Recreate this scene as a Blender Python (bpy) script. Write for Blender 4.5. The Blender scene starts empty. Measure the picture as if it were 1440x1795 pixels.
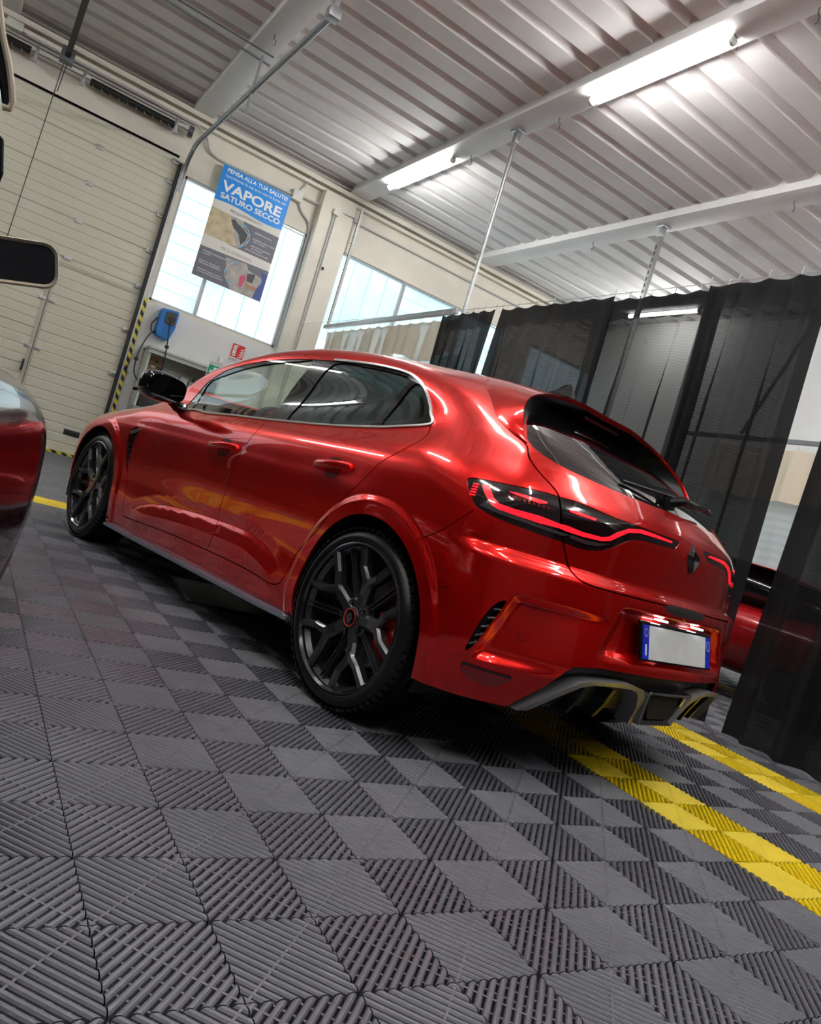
import bpy, bmesh, math, random
import numpy as np
from mathutils import Vector, Matrix
from mathutils.geometry import delaunay_2d_cdt
random.seed(7); rng=np.random.default_rng(7)
SC=bpy.context.scene
COL=SC.collection
PI=math.pi
# ---------------- camera (phone main camera, hand-held low and tilted) ----------------
cam=bpy.data.cameras.new('camera'); cob=bpy.data.objects.new('camera',cam); COL.objects.link(cob)
cam.sensor_fit='HORIZONTAL'; cam.sensor_width=36.0; cam.lens=36.0*1337.95/1440.0
cam.clip_start=.02; cam.clip_end=100
_r=np.array([0.81810397,-0.49649107,0.29017668]); _d=np.array([0.24324486,-0.15847162,-0.95693191]); _f=np.array([0.52109292,0.85345378,-0.00887737])
_m=Matrix(((_r[0],-_d[0],-_f[0],-0.36733433),(_r[1],-_d[1],-_f[1],-1.96016574),(_r[2],-_d[2],-_f[2],0.77561102),(0,0,0,1)))
cob.matrix_world=_m
SC.camera=cob
# ---------------- render look ----------------
SC.view_settings.view_transform='Standard'; SC.view_settings.look='None'; SC.view_settings.gamma=1; SC.view_settings.use_curve_mapping=False
SC.view_settings.exposure=1.75
SC.cycles.use_denoising=True
SC.cycles.max_bounces=10; SC.cycles.glossy_bounces=5; SC.cycles.transmission_bounces=8; SC.cycles.transparent_max_bounces=16
SC.cycles.sample_clamp_indirect=8
# ---------------- world: pale daylight outside the hall ----------------
W_=bpy.data.worlds.new('world'); SC.world=W_; W_.use_nodes=True
W_.node_tree.nodes['Background'].inputs[0].default_value=(.78,.90,1,1); W_.node_tree.nodes['Background'].inputs[1].default_value=2.6
# ---------------- ceiling tube lamps (light comes from the tubes' own meshes, built in tube_lamp) ----------------
TUBE_STRENGTH=30.0
# (x, y0, y1) of every tube under the beams; the first two are in the photo, some follow from streaks and reflections, the rest are unseen, added for fill light
TUBES=[(4.28,7.22,9.04),(4.30,2.85,4.60),(4.30,-1.6,.15),(-1.1,2.85,4.60),(-1.1,-.6,1.15),(-1.1,-4.2,-2.45),(1.58,-2.6,-.85),(1.58,-5.4,-3.65),(4.30,-5.2,-3.45),(1.58,1.0,2.75),(6.92,.2,1.95),(6.92,-2.6,-.85),(9.58,7.2,8.85),(6.92,-6,-4.25),(-3.73,-3.5,-1.75),(9.58,1.0,2.75),(-3.73,7.22,9.04)]
# ---------------- helpers ----------------
def mat(name,col=(.5,.5,.5),rough=.5,metal=0.,coat=0.,coat_rough=.03,emit=None,es=0.,trans=0.,ior=1.5,alpha=1.,spec=.5,noise=0.,nscale=8.,bump=0.,bscale=60.,sheen=0.):
    m=bpy.data.materials.new(name); m.use_nodes=True; nt=m.node_tree; b=nt.nodes['Principled BSDF']
    b.inputs['Base Color'].default_value=(*col,1); b.inputs['Roughness'].default_value=rough; b.inputs['Metallic'].default_value=metal
    b.inputs['Coat Weight'].default_value=coat; b.inputs['Coat Roughness'].default_value=coat_rough
    b.inputs['Specular IOR Level'].default_value=spec; b.inputs['IOR'].default_value=ior
    b.inputs['Transmission Weight'].default_value=trans; b.inputs['Alpha'].default_value=alpha
    b.inputs['Sheen Weight'].default_value=sheen
    if emit is not None:
        b.inputs['Emission Color'].default_value=(*emit,1); b.inputs['Emission Strength'].default_value=es
    if noise>0 or bump>0:
        tc=nt.nodes.new('ShaderNodeTexCoord')
    if noise>0:
        n=nt.nodes.new('ShaderNodeTexNoise'); n.inputs['Scale'].default_value=nscale; n.inputs['Detail'].default_value=5
        nt.links.new(tc.outputs['Object'],n.inputs['Vector'])
        mr=nt.nodes.new('ShaderNodeMapRange'); mr.inputs['From Min'].default_value=.3; mr.inputs['From Max'].default_value=.7
        mr.inputs['To Min'].default_value=1-noise; mr.inputs['To Max'].default_value=1+noise
        nt.links.new(n.outputs['Fac'],mr.inputs['Value'])
        mx=nt.nodes.new('ShaderNodeVectorMath'); mx.operation='SCALE'; mx.inputs[0].default_value=col
        nt.links.new(mr.outputs['Result'],mx.inputs['Scale']); nt.links.new(mx.outputs['Vector'],b.inputs['Base Color'])
    if bump>0:
        n2=nt.nodes.new('ShaderNodeTexNoise'); n2.inputs['Scale'].default_value=bscale; n2.inputs['Detail'].default_value=4
        nt.links.new(tc.outputs['Object'],n2.inputs['Vector'])
        bp=nt.nodes.new('ShaderNodeBump'); bp.inputs['Strength'].default_value=bump; bp.inputs['Distance'].default_value=.01
        nt.links.new(n2.outputs['Fac'],bp.inputs['Height']); nt.links.new(bp.outputs['Normal'],b.inputs['Normal'])
    return m
class MB:
    """collects shapes into one mesh"""
    def __init__(s): s.v=[]; s.f=[]; s.mi=[]; s.sm=[]
    def add(s,verts,faces,mi=0,smooth=False):
        o=len(s.v); s.v+= [tuple(map(float,p)) for p in verts]; s.f+=[tuple(o+i for i in f) for f in faces]; s.mi+=[mi]*len(faces); s.sm+=[smooth]*len(faces); return s
    def box(s,lo,hi,mi=0,M=None):
        x0,y0,z0=lo;x1,y1,z1=hi
        V=[(x0,y0,z0),(x1,y0,z0),(x1,y1,z0),(x0,y1,z0),(x0,y0,z1),(x1,y0,z1),(x1,y1,z1),(x0,y1,z1)]
        if M is not None: V=[tuple(M@Vector(p)) for p in V]
        return s.add(V,[(0,3,2,1),(4,5,6,7),(0,1,5,4),(1,2,6,5),(2,3,7,6),(3,0,4,7)],mi)
    def cbox(s,lo,hi,c=.004,mi=0,M=None):
        """box with chamfered edges"""
        bm=bmesh.new(); bmesh.ops.create_cube(bm,size=1)
        for v in bm.verts: v.co=Vector([lo[k]+(v.co[k]+.5)*(hi[k]-lo[k]) for k in range(3)])
        bmesh.ops.bevel(bm,geom=bm.edges[:],offset=c,segments=2,affect='EDGES',profile=.6)
        if M is not None: bm.transform(M)
        bm.verts.ensure_lookup_table(); bm.verts.index_update()
        s.add([v.co[:] for v in bm.verts],[[v.index for v in f.verts] for f in bm.faces],mi,True); bm.free(); return s
    def tube(s,pts,r,n=10,mi=0,cap=True,closed=False):
        P=[Vector(p) for p in pts]; R=r if hasattr(r,'__len__') else [r]*len(P)
        V=[];F=[];up=None
        for i,p in enumerate(P):
            a=P[i-1] if (i>0 or closed) else p; b=P[(i+1)%len(P)] if (i<len(P)-1 or closed) else p
            t=(b-a).normalized()
            if up is None: up=t.orthogonal().normalized()
            up=(up-t*up.dot(t)); up=up.normalized() if up.length>1e-6 else t.orthogonal().normalized()
            q=t.cross(up)
            for k in range(n):
                an=2*PI*k/n; V.append(p+(up*math.cos(an)+q*math.sin(an))*R[i])
        m=len(P)
        for i in range(m if closed else m-1):
            j=(i+1)%m
            for k in range(n): F.append((i*n+k,i*n+(k+1)%n,j*n+(k+1)%n,j*n+k))
        if cap and not closed: F.append(tuple(range(n-1,-1,-1))); F.append(tuple((m-1)*n+k for k in range(n)))
        return s.add(V,F,mi,True)
    def lathe(s,prof,n=48,axis='y',c=(0,0,0),mi=0,closed=False,a0=0,a1=2*PI):
        """prof: (r,h) revolved about axis through c"""
        V=[];F=[]; full=abs(a1-a0-2*PI)<1e-6; m=n if full else n+1
        for k in range(m):
            a=a0+(a1-a0)*k/n; ca,sa=math.cos(a),math.sin(a)
            for r,h in prof:
                if axis=='y': V.append((c[0]+r*ca,c[1]+h,c[2]+r*sa))
                elif axis=='z': V.append((c[0]+r*ca,c[1]+r*sa,c[2]+h))
                else: V.append((c[0]+h,c[1]+r*ca,c[2]+r*sa))
        L=len(prof)
        for k in range(n):
            k2=(k+1)%m
            for i in range(L if closed else L-1):
                j=(i+1)%L; F.append((k*L+i,k*L+j,k2*L+j,k2*L+i))
        return s.add(V,F,mi,True)
    def prism(s,poly,d0,d1,plane='xz',mi=0,M=None):
        """extrude a 2d polygon between depths d0,d1"""
        def P(a,b,d): return {'xz':(a,d,b),'yz':(d,a,b),'xy':(a,b,d)}[plane]
        n=len(poly); V=[P(a,b,d0) for a,b in poly]+[P(a,b,d1) for a,b in poly]
        if M is not None: V=[tuple(M@Vector(p)) for p in V]
        F=[tuple(range(n)),tuple(range(2*n-1,n-1,-1))]+[(i,(i+1)%n,n+(i+1)%n,n+i) for i in range(n)]
        return s.add(V,F,mi)
    def build(s,name,mats,parent=None,loc=None,sharp=35,fix=True):
        me=bpy.data.meshes.new(name); me.from_pydata(s.v,[],s.f)
        mats=mats if isinstance(mats,(list,tuple)) else [mats]
        for m in mats: me.materials.append(m)
        me.polygons.foreach_set('material_index',s.mi); me.polygons.foreach_set('use_smooth',s.sm)
        me.update()
        if fix:
            bm=bmesh.new(); bm.from_mesh(me); bmesh.ops.recalc_face_normals(bm,faces=bm.faces[:]); bm.to_mesh(me); bm.free()
        if any(s.sm):
            try: me.set_sharp_from_angle(angle=math.radians(sharp))
            except Exception: pass
        o=bpy.data.objects.new(name,me); COL.objects.link(o)
        if parent is not None: o.parent=parent
        if loc is not None: o.location=loc
        return o
def tag(o,label,cat,group=None,kind=None):
    if label: o['label']=label
    if cat: o['category']=cat
    if group: o['group']=group
    if kind: o['kind']=kind
    return o
def thing(name,loc=(0,0,0),label=None,cat=None,group=None,rotz=0,parent=None):
    o=bpy.data.objects.new(name,None); COL.objects.link(o); o.location=loc; o.rotation_euler=(0,0,rotz); o.empty_display_size=.1
    if parent: o.parent=parent
    return tag(o,label,cat,group)
def struct(o): o['kind']='structure'; return o
def copy_tree(o,parent=None):
    c=o.copy(); COL.objects.link(c); c.parent=parent
    for ch in list(o.children): copy_tree(ch,c)
    return c
def text_mesh(s,size,mat_,name,parent,origin,ax,ay,ext=.001,bold=0.,width=None,align='LEFT',shear=0.):
    """flat raised lettering: origin, reading direction ax, up direction ay"""
    cu=bpy.data.curves.new(name,'FONT'); cu.body=s; cu.size=size; cu.align_x=align; cu.extrude=ext; cu.offset=bold; cu.shear=shear
    cu.resolution_u=4
    tmp=bpy.data.objects.new('tmp_text',cu); COL.objects.link(tmp)
    dg=bpy.context.evaluated_depsgraph_get(); dg.update()
    me=bpy.data.meshes.new_from_object(tmp.evaluated_get(dg)); bpy.data.objects.remove(tmp); bpy.data.curves.remove(cu)
    ax=Vector(ax).normalized(); ay=Vector(ay).normalized(); az=ax.cross(ay)
    xs=[v.co.x for v in me.vertices]
    sx=1.
    if width and xs: sx=width/(max(xs)-min(xs)); 
    x0=min(xs) if (width and align=='LEFT') else 0
    for v in me.vertices:
        c=v.co.copy(); v.co=Vector(origin)+ax*((c.x-x0)*sx)+ay*c.y+az*c.z
    me.materials.clear(); me.materials.append(mat_); me.name=name
    o=bpy.data.objects.new(name,me); COL.objects.link(o)
    if parent: o.parent=parent
    return o
# ---- red hatchback body: implicit surface F(x,y,z)=0 in car frame (x forward from rear axle, y left, z up)
def hermite(xs, ys):
    xs=np.array(xs,float); ys=np.array(ys,float); h=np.diff(xs); dl=np.diff(ys,axis=0)/(h if ys.ndim==1 else h[:,None])
    m=np.zeros_like(ys)
    m[0]=dl[0]; m[-1]=dl[-1]
    w=(h[1:]/(h[1:]+h[:-1])); w=w if ys.ndim==1 else w[:,None]
    m[1:-1]=w*dl[:-1]+(1-w)*dl[1:]
    # limit overshoot
    a=dl[:-1];b=dl[1:]; same=(a*b)>0
    lim=3*np.minimum(abs(a),abs(b))
    m[1:-1]=np.where(same,np.clip(m[1:-1],-lim,lim),0)
    return xs,ys,m
def hev(T,x):
    xs,ys,m=T; x=np.clip(x,xs[0],xs[-1]); i=np.clip(np.searchsorted(xs,x,side='right')-1,0,len(xs)-2)
    h=xs[i+1]-xs[i]; t=(x-xs[i])/h
    if ys.ndim>1: h=h[...,None]; t=t[...,None]
    return ys[i]*(1+2*t)*(1-t)**2+m[i]*h*t*(1-t)**2+ys[i+1]*t*t*(3-2*t)+m[i+1]*h*t*t*(t-1)
def sst(a,b,x):
    t=np.clip((x-a)/(b-a),0,1); return t*t*(3-2*t)
def smax(a,b,k):
    h=np.maximum(k-abs(a-b),0)/k
    return np.maximum(a,b)+h*h*k*.25
XS=[-.8,-.45,-.2,0,.3,.7,1.3,1.9,2.25,2.62,3.0,3.3,3.6]
# rows: (z, y) stations
ZR=[
 [.19]*13,
 [.30]*13,
 [.47]*13,
 [.63]*13,
 [.80,.80,.80,.80,.80,.79,.78,.77,.76,.74,.72,.70,.66],
 [.95,.96,.97,.96,.94,.92,.895,.875,.86,.84,.80,.76,.70],
 [1.07,1.075,1.08,1.06,1.02,.985,.955,.93,.915,.90,.87,.83,.76],
 [1.20,1.22,1.27,1.29,1.30,1.325,1.335,1.285,1.20,1.10,1.0,.95,.9],
 [1.25,1.30,1.35,1.37,1.385,1.405,1.40,1.33,1.25,1.15,1.05,1.0,.95],
]
YR=[
 [.80,.85,.86,.865,.86,.855,.855,.86,.865,.87,.86,.82,.70],
 [.84,.885,.895,.895,.885,.88,.88,.885,.89,.895,.885,.85,.74],
 [.86,.905,.915,.91,.887,.876,.876,.884,.895,.905,.90,.87,.77],
 [.87,.91,.92,.918,.897,.886,.886,.890,.90,.912,.905,.875,.78],
 [.86,.90,.915,.915,.898,.887,.886,.885,.895,.90,.89,.855,.77],
 [.82,.85,.865,.865,.860,.855,.855,.855,.86,.865,.85,.82,.73],
 [.72,.745,.765,.775,.785,.795,.80,.80,.80,.81,.80,.77,.68],
 [.58,.61,.63,.64,.645,.645,.65,.665,.68,.68,.66,.60,.5],
 [.50,.55,.58,.59,.60,.60,.605,.62,.63,.64,.6,.55,.45],
]
TS=hermite(XS,np.array([ZR,YR]).transpose(2,0,1).reshape(13,18))
def Ys(x,z):
    T=hev(TS,x); zr=T[...,:9]; yr=T[...,9:]
    n=9
    k=np.clip((z[...,None]>zr).sum(-1)-1,0,n-2)
    g=lambda A,j: np.take_along_axis(A,j[...,None],-1)[...,0]
    z0,z1=g(zr,k),g(zr,k+1); y0,y1=g(yr,k),g(yr,k+1)
    km=np.maximum(k-1,0); kp=np.minimum(k+2,n-1)
    zm,ym,zp,yp=g(zr,km),g(yr,km),g(zr,kp),g(yr,kp)
    s=(y1-y0)/(z1-z0)
    sm=np.where(k>0,(y0-ym)/np.maximum(z0-zm,1e-6),s); sp=np.where(k<n-2,(yp-y1)/np.maximum(zp-z1,1e-6),s)
    h=z1-z0
    hm=np.maximum(z0-zm,1e-6); hp=np.maximum(zp-z1,1e-6)
    m0=np.where(k>0,(s*hm+sm*h)/(h+hm),s); m1=np.where(k<n-2,(s*hp+sp*h)/(h+hp),s)
    t=(z-z0)/h
    inside=y0*(1+2*t)*(1-t)**2+m0*h*t*(1-t)**2+y1*t*t*(3-2*t)+m1*h*t*t*(t-1)
    lo=y0+m0*(z-z0); hi=y1+m1*(z-z1)
    return np.where(t<0,lo,np.where(t>1,hi,inside))
TZ=hermite([-.9,-.17,.0,.12,.4,.7,.95,1.15,1.4,1.7,1.95,2.05,2.32,2.65,3.0,3.25,3.45,3.55],[1.18,1.355,1.395,1.415,1.433,1.442,1.440,1.432,1.400,1.322,1.232,1.185,1.035,.975,.925,.86,.76,.66])
TC=hermite([-.9,-.2,.1,.5,.9,1.4,2.0,2.6,3.5],[.18,.155,.13,.085,.06,.055,.05,.07,.10])  # crown drop at |y|=.6
def Zt(x,y):
    return hev(TZ,x)-hev(TC,x)*(abs(y)/.6)**2.2
TX=hermite([.15,.27,.36,.43,.50,.58,.66,.705,.735,.80,.87,.94,1.0,1.05,1.085,1.15,1.30,1.45],
           [-.66,-.715,-.757,-.785,-.778,-.765,-.755,-.745,-.712,-.712,-.712,-.690,-.632,-.576,-.53,-.425,-.135,.15])
def Xr(y,z):
    c=hev(TX,z); a=abs(y)/.9
    k=.235+.03*sst(.75,1.0,z)
    return c+k*a**2.35
TF=hermite([.15,.25,.40,.55,.66,.80,1.0],[3.40,3.50,3.545,3.54,3.50,3.36,3.0])
def Xf(y,z): 
    a=abs(y)/.9
    return hev(TF,z)-.42*a**2.6
ARCH=[(-.015,.335,.368),(2.655,.325,.368)]
def feat(x,y,z):
    """outward displacement of the side: wheel arch flares and door sculpting"""
    d=0
    for cx,cz,r in ARCH:
        rr=np.hypot(x-cx,z-cz)
        d=d+.011*(1-sst(r+.045,r+.075,rr))
    # lower door sculpting: a kinked crease with an outward shelf under it
    zc=hev(DCR,x); w=sst(.50,.62,x)*(1-sst(1.90,2.06,x)); b=zc-z
    d=d+w*(.010*np.clip(b/.07,0,1)*(1-sst(.06,.15,b))-.004*np.clip(1-(-b)/.05,0,1)*(b<0)-.004*(1-np.clip(b/.02,0,1))*(b>=0))
    return d
DCR=hermite([.50,.587,.694,.844,1.09,1.36,1.64,1.84,1.93,2.05],[.375,.416,.442,.459,.451,.435,.408,.372,.344,.29])
FE=[]
def _vent(f,x,y,z):
    u,v=P2uv(np.stack([x,y,z],-1))
    # recess behind the corner fin slot of the rear bumper, fading towards the plate
    edge=-.415-.32*np.clip((v+.42),0,1)   # slot line u(v)
    into=sst(0,.035,edge-u)*(1-sst(.08,.34,edge-u))
    vv=sst(-.425,-.385,v)*(1-sst(-.215,-.190,v))
    return f+.030*into*vv*(z<.75)
FE.append(_vent)
def _plate(f,x,y,z):
    w=.30+.10*np.clip((.66-z)/.2,0,1)
    return f+.034*(1-sst(w,w+.09,abs(y)))*sst(.47,.515,z)*(1-sst(.640,.662,z))*(x<0)
FE.append(_plate)
def F(x,y,z):
    ay=abs(y)
    side=ay-Ys(x,z)-feat(x,y,z)
    side=side*.92
    top=(z-Zt(x,y))*.9
    rear=(Xr(y,z)-x)*.85
    front=(x-Xf(y,z))*.85
    f=smax(side,rear,.10)
    f=smax(f,front,.14)
    gh=sst(1.0,1.1,z)
    f=smax(f,top,.05+.03*(1-gh))
    for g in FE: f=g(f,x,y,z)
    return f
XA,XB=.25,2.75; RA,RB=.9,.8
TO=hermite([-1,1.6,2.35,5],[.80,.80,.50,.50])
def zorig(x): 
    return .80-.30*sst(1.7,2.4,x)
def uv2ray(u,v):
    u=np.asarray(u,float);v=np.asarray(v,float)
    x=np.clip(u,XA,XB); ph=np.where(u<XA,(XA-u)/RA,np.where(u>XB,(u-XB)/RB,0.))
    sx=np.where(u<XA,-1.,1.)
    dx=sx*np.sin(ph); dy=np.cos(ph)
    z0=zorig(x); e=np.maximum(v,0)
    oz=z0+np.minimum(v,0)
    return np.stack([x,0*x,oz],-1), np.stack([dx*np.cos(e),dy*np.cos(e),np.sin(e)],-1)
def S(u,v):
    O,D=uv2ray(u,v)
    sh=O.shape[:-1]; O=O.reshape(-1,3);D=D.reshape(-1,3)
    lo=np.full(len(O),.1);hi=np.full(len(O),-1.)
    ts=np.linspace(.1,1.6,46)
    for a,b in zip(ts[:-1],ts[1:]):
        P=O+D*b; f=F(P[:,0],P[:,1],P[:,2])
        new=(hi<0)&(f>0); hi[new]=b; lo[new]=a
    hi[hi<0]=1.6
    for _ in range(22):
        m=(lo+hi)/2;P=O+D*m[:,None];f=F(P[:,0],P[:,1],P[:,2]);o=f>0
        hi=np.where(o,m,hi);lo=np.where(o,lo,m)
    return (O+D*hi[:,None]).reshape(sh+(3,))
def N(P,e=2e-3):
    P=P.reshape(-1,3);n=np.empty_like(P)
    for k in range(3):
        a=P.copy();b=P.copy();a[:,k]+=e;b[:,k]-=e
        n[:,k]=F(a[:,0],a[:,1],a[:,2])-F(b[:,0],b[:,1],b[:,2])
    return n/np.linalg.norm(n,axis=1,keepdims=True)
def P2uv(P):
    x,y,z=P[...,0],abs(P[...,1]),P[...,2]
    xr=np.clip(x,XA,XB)
    ph=np.where(x<XA,np.arctan2(XA-x,y),np.where(x>XB,np.arctan2(x-XB,y),0))
    u=np.where(x<XA,XA-ph*RA,np.where(x>XB,XB+ph*RB,x))
    z0=zorig(xr); r=np.hypot(x-xr,y)
    v=np.where(z<z0,z-z0,np.arctan2(z-z0,r))
    return u,v
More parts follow.
